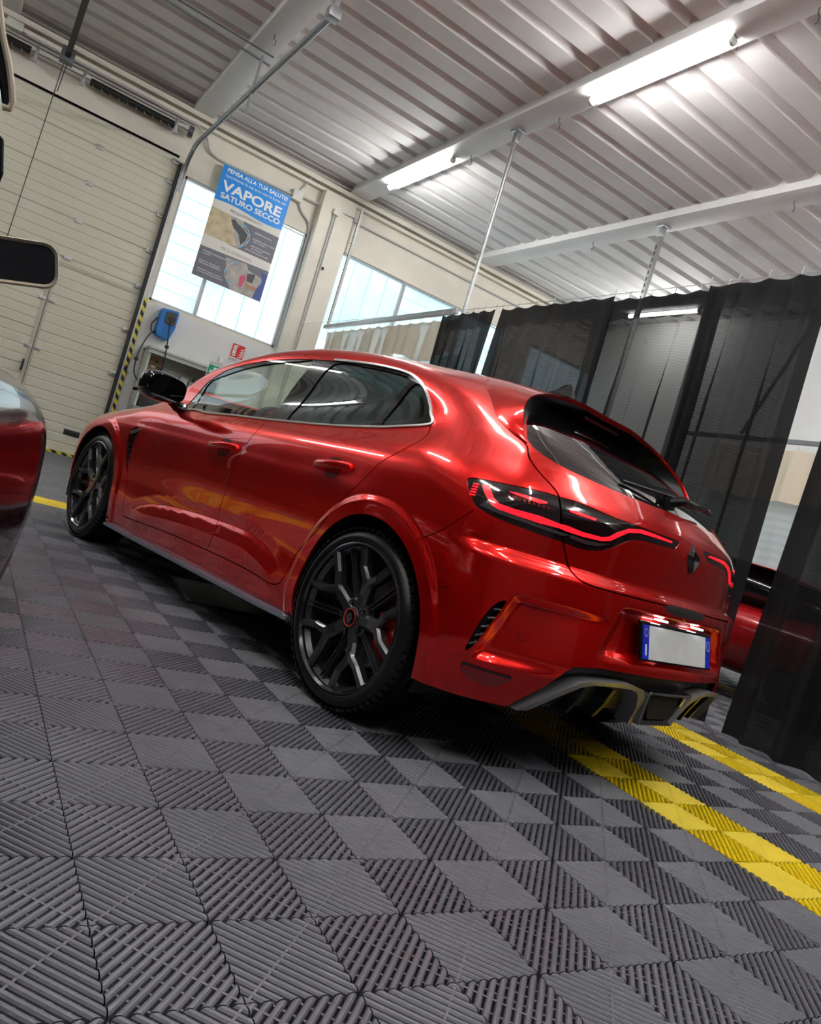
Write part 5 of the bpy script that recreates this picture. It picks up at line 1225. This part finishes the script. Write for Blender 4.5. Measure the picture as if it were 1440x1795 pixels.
s_=MB(); s_.cbox((2.84,10.15,2.04),(2.90,10.18,2.15),.004); tag(s_.build('wall_thermometer',M_sw),'small white tag on the wall left of the red sign','tag')
# ---- blue cable reel on the wall
M_blue=mat('blue_plastic_housing',(.01,.17,.55),.4); M_dk=mat('dark_grey_plastic',(.04,.045,.05),.4)
br=thing('wall_cable_reel',(1.915,10.185,2.30),'blue plastic cable reel with black front mounted below the left window','cable reel')
m=MB(); P=[(-.115,.21),(.105,.235),(.125,.20),(.125,-.03),(.075,-.235),(-.115,-.20),(-.135,-.12),(-.13,.19)]
m.prism(P,-.20,0,'xz'); o=m.build('housing',M_blue,br); md=o.modifiers.new('b','BEVEL'); md.width=.02; md.segments=3
m=MB(); m.prism([(-.055,.18),(.095,.20),(.105,.04),(.08,-.01),(-.04,.0),(-.06,.05)],-.215,-.19,'xz'); o=m.build('front_panel',M_dk,br); md=o.modifiers.new('b','BEVEL'); md.width=.008
m=MB(); m.prism([(-.02,.11),(.085,.12),(.085,.06),(-.02,.06)],-.219,-.205,'xz'); m.build('cable_outlet',M_black,br)
cb=MB(); cp=[(1.95,9.96,2.36),(1.945,9.90,2.2),(1.945,9.72,1.96),(1.95,9.66,1.75),(1.95,9.66,1.59),(1.91,9.66,1.45),(1.84,9.66,1.37),(1.74,9.66,1.33),(1.65,9.66,1.38),(1.60,9.67,1.46),(1.58,9.67,1.60),(1.59,9.70,1.74),(1.66,9.84,1.98),(1.74,9.96,2.12),(1.80,10.05,2.14)]
cb.tube([tuple(float(w) for w in p) for p in hev(hermite(np.arange(len(cp)),np.array(cp)),np.linspace(0,len(cp)-1,60))],.010,8)
cb.tube([(1.82,10.1,2.36),(1.76,10.08,2.34),(1.71,10.06,2.24),(1.72,10.05,2.15),(1.76,10.04,2.11),(1.81,10.05,2.13)],.010,8)
cbl=cb.build('hanging_cable',M_black); tag(cbl,'black cable hanging in a long loop from the blue reel','cable')
for (x,yc,z,r) in ((1.582,9.68,1.64,.028),(1.945,9.72,1.95,.03)):
    m=MB(); m.lathe([(0,-.03),(r,-.02),(r,.02),(0,.03)],12,'z',(x,yc,z)); m.build('cable_stopper',M_black,cbl)
# ---- work bay: pale cabinet frame with pegboard, boxes
M_cab=mat('pale_green_grey_metal',(.50,.55,.49),.5)
bc=thing('open_wall_cabinet',(0,0,0),'pale open metal cabinet standing under the blue reel','cabinet')
m=MB(); m.box((1.72,9.70,1.86),(2.86,10.18,1.89)); m.box((1.72,9.72,1.80),(2.84,9.74,1.86)); m.build('top_board',M_cab,bc)
m=MB(); m.box((1.74,10.15,.2),(2.84,10.18,1.86)); m.build('back_panel',M_cab,bc)
m=MB(); m.box((1.74,9.75,.0),(1.77,10.18,1.86)); m.build('side_panel',M_cab,bc)
m=MB(); m.box((2.81,9.75,.0),(2.84,10.18,1.86)); m.build('side_panel',M_cab,bc)
m=MB(); m.box((1.74,9.72,1.22),(2.84,10.18,1.26)); m.build('shelf',M_cab,bc)
m=MB(); m.box((1.74,9.72,.86),(2.84,10.18,.90)); m.build('shelf',M_cab,bc)
m=MB(); m.box((2.60,9.690,1.70),(2.80,9.70,1.86)); m.box((2.60,9.690,1.86),(2.80,9.70,1.98)); m.build('sign_bracket',M_cab,bc)
pb=thing('tool_pegboard',(0,0,0),'small wooden pegboard hung with hand tools inside the cabinet','pegboard')
m=MB(); m.box((1.77,10.10,1.43),(2.02,10.12,1.79)); m.build('board',mat('light_plywood',(.50,.33,.15),.6,noise=.1,nscale=20),pb)
for i,(x,z,w,h_) in enumerate([(1.80,1.74,.02,.03),(1.86,1.73,.02,.03),(1.93,1.73,.02,.03),(1.80,1.66,.035,.05),(1.88,1.63,.05,.045),(1.97,1.63,.06,.06),(1.80,1.56,.05,.04),(1.88,1.55,.02,.03),(1.95,1.54,.04,.03),(1.82,1.48,.04,.015),(1.93,1.48,.06,.02)]):
    m=MB(); m.cbox((x,10.07,z-h_/2),(x+w,10.10,z+h_/2),.004); m.build('hand_tool',[M_black,M_galv,M_dk][i%3],pb)
for (x0,x1,y0,z0,z1,c,l) in ((2.30,2.42,9.9,1.26,1.62,(.5,.5,.46),'tall pale box file on the cabinet shelf right of the tools'),(2.44,2.50,9.9,1.26,1.60,(.30,.30,.28),'thin grey binder leaning beside the pale box file'),(2.52,2.60,9.92,1.26,1.66,(.12,.12,.12),'dark upright binder near the first aid sign'),(1.80,2.0,9.9,1.26,1.36,(.40,.30,.14),'low cardboard tray under the pegboard'),(1.80,2.20,9.8,.90,1.10,(.02,.02,.024),'black storage crate on the lower cabinet shelf'),(1.70,1.92,9.6,.90,1.0,(.25,.27,.33),'grey folded cloth bundle in front of the black crate')):
    m=MB(); m.cbox((x0,y0,z0),(x1,y0+.2,z1),.01); tag(m.build('storage_box',mat('box_'+l[:6],c,.6)),l,'box')
# ---- curtain wall on the right: wire, posts, black sheer curtains
wr=MB(); pts=[(3.9,y,3.075-.13*math.sin(PI*min(1,max(0,(10-y)/17)))) for y in np.linspace(10.1,-7,30)]
wr.tube(pts,.003,5); tag(wr.build('curtain_wire',M_galv),'thin steel wire that carries the black curtains','wire')
for (x,y,lab) in ((4.31,5.86,'nearer round steel post hanging from the middle roof beam'),(6.92,5.80,'slotted steel post hanging from the far roof beam behind the curtains')):
    p=thing('hanging_post',(x,y,0),lab,'post')
    m=MB(); m.tube([(0,0,2.2),(0,0,5.36)],.024,14) if x<5 else m.cbox((-.03,-.03,2.2),(.03,.03,5.36),.006); m.build('tube',M_galv,p)
    m=MB(); m.cbox((-.07,-.07,5.37),(.07,.07,5.405),.006); m.cbox((-.034,-.034,5.25),(.034,.034,5.38),.005); m.build('top_bracket',M_galv,p)
    if x>5:
        m=MB()
        for i in range(24): m.box((-.034,-.008,3.0+i*.09),(-.029,.008,3.05+i*.09))
        m.build('slots',M_black,p)
sr=thing('curtain_rail',(4.33,0,3.19),'steel channel rail hung at the window wall carrying the cream curtain','curtain rail')
m=MB(); m.cbox((-.03,6.05-0,-.03),(.03,10.05,.03),.004); m.build('channel',M_galv,sr)
m=MB(); m.box((-.02,9.93,0),(.02,9.97,2.02)); st_=m.build('hanger_strut',M_galv,sr)
m=MB()
for i in range(38): m.box((-.025,9.94,.06+i*.05),(-.0195,9.96,.085+i*.05))
m.build('strut_slots',M_black,st_)
def curtain_mat(name,col,tr,rough=.7,scale=1.):
    m=bpy.data.materials.new(name); m.use_nodes=True; nt=m.node_tree; nt.nodes.clear()
    o=nt.nodes.new('ShaderNodeOutputMaterial'); d=nt.nodes.new('ShaderNodeBsdfPrincipled'); d.inputs['Base Color'].default_value=(*col,1); d.inputs['Roughness'].default_value=rough; d.inputs['Specular IOR Level'].default_value=.12
    t=nt.nodes.new('ShaderNodeBsdfTransparent'); t.inputs['Color'].default_value=(1,1,1,1)
    mx=nt.nodes.new('ShaderNodeMixShader')
    tc=nt.nodes.new('ShaderNodeTexCoord'); wv=nt.nodes.new('ShaderNodeTexWave'); wv.bands_direction='Z'; wv.inputs['Scale'].default_value=14*scale; wv.inputs['Distortion'].default_value=.6
    nt.links.new(tc.outputs['Object'],wv.inputs['Vector']); mr=nt.nodes.new('ShaderNodeMapRange'); mr.inputs['To Min'].default_value=tr*.9; mr.inputs['To Max'].default_value=tr*1.08
    nt.links.new(wv.outputs['Fac'],mr.inputs['Value']); nt.links.new(mr.outputs['Result'],mx.inputs[0])
    nt.links.new(d.outputs[0],mx.inputs[1]); nt.links.new(t.outputs[0],mx.inputs[2]); nt.links.new(mx.outputs[0],o.inputs[0]); return m
M_cur=curtain_mat('sheer_black_cloth',(.008,.008,.010),.05)
M_cur3=curtain_mat('thin_sheer_black_cloth',(.010,.010,.011),.10)
M_curd=curtain_mat('double_black_cloth',(.010,.010,.012),.02)
def curtain(y0,y1,x,zt,zb,n,amp,mats,label,grp,hooks,name='black_curtain',foldy=None,lean=0.,bottom=None,seed=1,catname='curtain',hookm=None,foldl=.0):
    R=random.Random(seed); NX=n*10; NZ=16; V=[];F_=[];MI=[]
    ph=[R.uniform(-.5,.5) for _ in range(12)]
    for k in range(NZ+1):
        t=k/NZ
        for i in range(NX+1):
            s=i/NX; y=y0+(y1-y0)*s; hk=s*hooks
            sag=.020*math.sin(PI*(hk%1)) if hooks else 0
            a=amp*(.12+.88*min(1,t*3.2))
            xx=x+a*math.sin(2*PI*n*s+.7*math.sin(2*PI*(s*2.3+ph[0]))+ph[1]+t*.6)+.4*a*math.sin(2*PI*n*.43*s+ph[2]+t*1.4)
            yy=y+lean*t+.25*a*math.cos(2*PI*n*s+ph[3])
            zz=(zt-sag*(1-t))*(1-t)+(zb+(bottom(s) if bottom else 0))*t
            V.append((xx,yy,zz))
    for k in range(NZ):
        for i in range(NX):
            F_.append((k*(NX+1)+i,k*(NX+1)+i+1,(k+1)*(NX+1)+i+1,(k+1)*(NX+1)+i))
            s=(i+.5)/NX; dk=0
            if foldy:
                for fa,fb in foldy:
                    if fa<=s<=fb: dk=1
            if k==0 : dk=1
            MI.append(dk)
    me=bpy.data.meshes.new(name); me.from_pydata(V,[],F_)
    for mm in mats: me.materials.append(mm)
    me.polygons.foreach_set('material_index',MI); me.polygons.foreach_set('use_smooth',[True]*len(F_)); me.update()
    o=bpy.data.objects.new(name,me); COL.objects.link(o); tag(o,label,catname,grp)
    if hooks:
        for i in range(int(hooks)+1):
            y=y0+(y1-y0)*i/hooks; m=MB(); m.tube([(x,y,zt),(x,y,zt+.045),(x+.01,y,zt+.06)],.003,4); m.build('curtain_hook',hookm or M_galv,o)
    return o
G1='black curtains along the right side of the bay'
curtain(5.60,4.58,3.90,2.94,.01,6,.05,(M_cur,M_curd),'narrow black sheer curtain at the left end of the curtain row',G1,5,foldy=[(0,.12),(.82,1)],seed=2)
curtain(4.46,2.90,3.90,2.935,.01,5,.055,(M_cur,M_curd),'wide flat black curtain directly right of the bright gap',G1,6,foldy=[(0,.03),(.88,1)],seed=3)
curtain(3.03,1.84,3.96,2.935,.01,5,.05,(M_cur3,M_curd),'black curtain crossed by a bright lamp streak behind the roof spoiler',G1,5,foldy=[(0,.06),(.86,1)],seed=5)
curtain(1.95,1.00,3.90,2.935,.01,5,.06,(M_cur,M_curd),'tall folded black curtain right of the roof spoiler before the open gap',G1,4,foldy=[(0,.05),(.93,1)],seed=6,lean=-.02)
curtain(.69,-2.6,3.86,2.93,.005,13,.05,(M_cur,M_curd),'black curtain at the right edge of the picture reaching the floor',G1,9,foldy=[(0,.05),(.10,.15)],seed=8,lean=.13)
curtain(-2.80,-7.5,3.86,2.93,.005,13,.05,(M_cur,M_curd),'black curtain continuing behind the camera side','black curtains further along',9,seed=9)
curtain(6.1,-6.5,-3.3,2.95,.01,36,.05,(M_curd,M_curd),'added unseen black curtain on the left that darkens the car reflections','black curtains further along',20,seed=21)  # unseen curtain added to keep bright walls out of the door reflections
curtain(9.6,6.2,-3.3,1.70,.01,12,.05,(M_curd,M_curd),'added unseen low black screen that darkens the lower door reflections','added reflection screens',6,seed=22)  # added low screen, hides the cream wall from the door reflections
M_cream=curtain_mat('cream_cloth',(.72,.68,.58),.18); M_creamd=curtain_mat('cream_cloth_thick',(.74,.66,.52),.05)
M_plast=curtain_mat('clear_milky_sheet',(.62,.72,.74),.45,.3,.2)
wc=curtain(9.98,6.0,4.37,3.12,2.62,15,.05,(M_cream,M_creamd),'pleated cream curtain hung under the rail in front of the right window','cream curtains',13,name='cream_curtain',foldy=[(.1,.16),(.4,.45),(.55,.75),(.85,.95)],bottom=lambda s:.07*math.sin(s*21),seed=11)
curtain(9.98,6.0,4.52,2.70,.01,12,.03,(M_plast,M_plast),'milky plastic sheet hanging below the cream curtain','plastic sheets',0,name='plastic_sheet',seed=12)
curtain(5.9,2.2,9.3,3.05,2.3,10,.05,(M_cream,M_creamd),'cream curtain piece seen through the gap between black curtains','cream curtains far',8,name='cream_curtain',foldy=[(.3,.5)],seed=13)
curtain(5.9,2.2,9.48,2.35,.01,10,.03,(M_plast,M_plast),'pale plastic sheet behind the far red car','plastic sheets far',0,name='plastic_sheet',seed=14)
m=MB(); m.box((9.27,1.5,3.13),(9.33,6.5,3.19)); tag(m.build('curtain_rail',M_galvd),'dark rail above the far cream curtain seen through the gap','curtain rail')
m=MB(); m.tube([(9.2,4.6,5.4),(9.2,5.4,3.2)],.03,6); tag(m.build('diagonal_strut',M_galvd),'grey diagonal strut above the far curtain rail','strut')
m=MB(); m.box((10.3,-8.0,-.1),(10.4,10.1,5.5)); struct(m.build('wall_partition',M_wallw))
# ---- tube lamps
M_tube=mat('lit_tube',(1,1,1),.4,emit=(1,.995,.97),es=TUBE_STRENGTH)
M_cap=mat('lamp_end_cap',(.5,.5,.48),.5)
LT=['short lit tube lamp under the middle beam, the farther and smaller of the two','long lit tube lamp under the middle beam at the upper right']
def TL_(x,y0):
    if x>9 and y0>5: return 'tube lamp far behind the curtains whose bright streak shows through the black cloth'
    return 'assumed tube lamp out of view, %.1f m right and %.1f m ahead of camera'%(x+.37,y0+1.96)
for k,(x,y0,y1) in enumerate(TUBES):
    bot=5.362
    t=thing('tube_lamp',(x,y0,bot),LT[k] if k<2 else TL_(x,y0),'lamp',None if k<2 else 'tube lamps outside the picture')
    if k<2: t['group']='tube lamps in view'
    m=MB(); m.tube([(0,.03,0),(0,y1-y0-.03,0)],.036,12); m.build('lit_tube',M_tube,t)
    m=MB(); m.box((-.028,0,.030),(.028,y1-y0,.043)); m.build('housing',M_cap,t)
    for yy in (0,y1-y0-.03):
        m=MB(); m.tube([(0,yy,0),(0,yy+.03,0)],.042,12); m.build('end_cap',M_cap,t)
    m=MB(); m.tube([(0,.0,.02),(.0,-.05,.0),(.01,-.04,-.10)],.004,4); m.build('lead_wire',mat('lead_wire',(.15,.05,.05),.5),t)
# ---- mat lying under the car
mt=MB(); P=[(.80,1.70),(1.16,1.70),(1.75,2.0),(1.75,2.7),(.86,2.30)]
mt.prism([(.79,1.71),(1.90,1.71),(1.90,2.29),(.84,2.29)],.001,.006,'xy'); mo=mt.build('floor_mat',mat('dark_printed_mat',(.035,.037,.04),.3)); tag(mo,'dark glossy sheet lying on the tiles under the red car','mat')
e=MB(); e.prism([(.80,1.73),(.815,1.73),(.86,2.27),(.845,2.27)],.0061,.0068,'xy'); e.build('pale_edge_line',mat('pale_mat_line',(.35,.35,.36),.5),mo)
# ---- simple lofted car body for the neighbours: sections (x station: half-width/height table)
def loft_car(parent,name,stations,mat_,nseg=28,shapepow=3.):
    V=[];F_=[]
    for (l,w,z0,z1,xc,pw) in stations:
        for i in range(nseg):
            a=2*PI*i/nseg; f=lambda q:math.copysign(abs(q)**(2/pw),q)
            V.append((xc+w*f(math.cos(a)),l,(z0+z1)/2+(z1-z0)/2*f(math.sin(a))))
    n=len(stations)
    for k in range(n-1):
        for i in range(nseg): F_.append((k*nseg+i,k*nseg+(i+1)%nseg,(k+1)*nseg+(i+1)%nseg,(k+1)*nseg+i))
    F_+=[tuple(range(nseg)),tuple((n-1)*nseg+i for i in range(nseg))]
    m=MB(); m.add(V,F_,0,True); o=m.build(name,mat_,parent,sharp=60)
    return o
M_dred=mat('dark_cherry_paint',(.018,.002,.004),.18,0.,.55,.02)
M_beige=mat('beige_mirror_rim',(.42,.36,.27),.35)
# dark car at the left edge, facing the far wall
DR=math.radians(-13); dc=thing('dark_sports_car',(-1.016,.959,0),'very dark cherry glossy car cut off by the left edge of the photo','car',rotz=DR)
SEC=[(0,.880),(.45,.876),(.70,.858),(.82,.826),(.885,.79),(.935,.745),(.965,.70),(.985,.64),(.995,.56),(1.0,.45),(.995,.32),(.985,.22),(.96,.14),(.85,.11),(0,.11)]
def loft_sec(parent,name,stations,mat_,xc):
    V=[];F_=[]; sec=crom(SEC,3,False); half=sec; ring=[(a,b) for a,b in half]+[(-a,b) for a,b in half[::-1][1:-1]]; n=len(ring)
    for (l,w,zs,z0) in stations:
        for a,b in ring: V.append((xc+w*a,l,z0+(b-.11)*zs+.11))
    for k in range(len(stations)-1):
        for i in range(n): F_.append((k*n+i,k*n+(i+1)%n,(k+1)*n+(i+1)%n,(k+1)*n+i))
    F_+=[tuple(range(n)),tuple((len(stations)-1)*n+i for i in range(n))]
    m=MB(); m.add(V,F_,0,True); return m.build(name,mat_,parent,sharp=70)
loft_sec(dc,'car_body',[(.80,.40,.45,.22),(.74,.62,.66,.12),(.62,.78,.85,.04),(.45,.87,.92,.01),(.2,.925,.965,0),(0,.935,.97,0),(-.3,.925,.97,0),(-.8,.90,.96,0),(-1.6,.90,.97,0),(-2.6,.93,1.0,0),(-3.2,.90,.98,0),(-3.6,.78,.85,.05),(-3.75,.5,.6,.15)],M_dred,0)
loft_car(dc,'cabin',[(-2.9,.45,.80,.9,0,2.8),(-2.5,.62,.80,1.08,0,3),(-2.0,.64,.80,1.12,0,3),(-1.5,.62,.80,1.05,0,3),(-.9,.5,.80,.86,0,2.8)],M_gblack,32)
for (y,s) in ((0,1),(-2.6,1),(0,-1),(-2.6,-1)):
    m=MB(); m.lathe([(.0,.02),(.20,.02),(.22,.0),(.31,-.0),(.33,-.03),(.33,-.22),(0,-.22)],40,'x')
    m.v=[(s*(.895+x),y+yy,.33+z) for x,yy,z in m.v]; m.build('wheel',M_rubber,dc)
DI=dc.matrix_basis.inverted() if False else (Matrix.Translation((-1.016,.959,0))@Matrix.Rotation(DR,4,'Z')).inverted()
def dloc(p): return tuple(DI@Vector(p))
# its mirror: glass faces the camera, pale rim
m=MB(); 
def rrect(hw,hh,r,n=6):
    out=[]
    for cx_,cz_,a0 in ((hw-r,hh-r,0),(-hw+r,hh-r,90),(-hw+r,-hh+r,180),(hw-r,-hh+r,270)):
        for i in range(n+1): a=math.radians(a0+90*i/n); out.append((cx_+r*math.cos(a),cz_+r*math.sin(a)))
    return out
MX,MY,MZ=-.352,-.20,1.008
ro=rrect(.092,.046,.030); ri=rrect(.084,.038,.023); n=len(ro)
V=[(x,0.0,z) for x,z in ri]+[(x,-.006,z) for x,z in rrect(.089,.043,.027)]+[(x,.004,z) for x,z in ro]+[(x*.94,.04,z*.92) for x,z in ro]+[(x*.55,.08,z*.55) for x,z in ro]
F_=[(k*n+i,k*n+(i+1)%n,(k+1)*n+(i+1)%n,(k+1)*n+i) for k in range(4) for i in range(n)]+[tuple(4*n+i for i in range(n))]
mi_=[1]*(2*n)+[1]*n+[0]*n+[0]; m.add(V,F_,0,True); m.mi=mi_
mo=m.build('door_mirror',[M_gblack,M_beige],dc,loc=dloc((MX,MY,MZ))); mo.rotation_euler=(0,math.radians(-15),math.radians(13+5))
g=MB(); g.add([(x,.001,z) for x,z in ri],[tuple(range(n))]); g.build('mirror_glass',mat('dusty_dark_mirror',(.07,.07,.08),.12,.9,noise=.3,nscale=20),mo)
g=MB(); g.tube([dloc(p) for p in ((-.36,-.15,1.02),(-.47,-.13,.95),(-.56,-.12,.86))],[.022,.02,.025],10); g.build('mirror_arm',M_gblack,dc)
LEAF=[(-.62,1.50),(-.495,1.47),(-.472,1.405),(-.450,1.362),(-.435,1.325),(-.424,1.296),(-.427,1.284),(-.436,1.284),(-.450,1.318),(-.462,1.334),(-.62,1.34)]
LEAF2=[(-.60,1.232),(-.426,1.231),(-.417,1.226),(-.402,1.165),(-.404,1.136),(-.44,1.05),(-.60,1.05)]
LEAFE=[(-.492,1.47),(-.467,1.404),(-.445,1.361),(-.430,1.324),(-.420,1.294),(-.423,1.281),(-.434,1.279)]
# raised roof/door frame with a pale edge at the top left corner
def wplate(poly,y0,y1,nm,m_,bev=.004):
    g=MB(); g.prism(poly,y0,y1,'xz'); g.v=[dloc(p) for p in g.v]; o=g.build(nm,m_,dc); md=o.modifiers.new('b','BEVEL'); md.width=bev; md.segments=2; return o
wplate(LEAF,-.20,-.16,'raised_frame',M_gblack); wplate(LEAF2,-.19,-.16,'lower_frame',M_gblack)
g=MB(); g.tube([dloc((x,-.20,z)) for x,z in LEAFE],.0065,8); g.build('pale_frame_seal',M_beige,dc)
# red sports car beyond the curtain
rc=thing('far_red_car',(6.35,2.6,0),'red sports car partly seen through the gap between the black curtains','car')
M_red2=mat('plain_red_paint',(.55,.01,.015),.22,.1,1.)
loft_car(rc,'car_body',[(-2.1,.6,.3,.55,0,2.6),(-2.0,.85,.22,.72,0,2.8),(-1.2,.93,.18,.82,0,3.2),(0,.93,.18,.84,0,3.2),(1.0,.93,.18,.80,0,3.2),(1.9,.85,.2,.68,0,2.8),(2.1,.6,.28,.52,0,2.6)],M_red2,40)
loft_car(rc,'cabin_glass',[(-1.3,.5,.78,.86,0,2.6),(-.9,.70,.78,1.06,0,2.6),(-.2,.72,.78,1.16,0,2.6),(.3,.68,.78,1.12,0,2.6),(1.0,.5,.76,.82,0,2.6)],M_glassR,32)
loft_car(rc,'car_roof',[(-1.0,.62,1.06,1.10,0,3),(-.6,.66,1.13,1.165,0,3),(-.1,.66,1.15,1.185,0,3),(.25,.62,1.12,1.15,0,3)],M_red2,24)
for (y,s) in ((-1.25,1),(1.3,1),(-1.25,-1),(1.3,-1)):
    m=MB(); m.lathe([(.0,.02),(.20,.02),(.22,.0),(.31,-.0),(.33,-.03),(.33,-.2),(0,-.2)],32,'x'); m.v=[(s*(.9+x),y+yy,.33+z) for x,yy,z in m.v]; m.build('wheel',M_rubber,rc)
m=MB(); m.lathe([(0,0),(.03,0),(.03,-.012),(0,-.018)],12,'x',(0,0,0)); m.v=[(-.935+x,-.20+y,.60+z) for x,y,z in m.v]; m.build('side_marker',mat('amber_marker',(.9,.35,.02),.2,0,1.),rc)
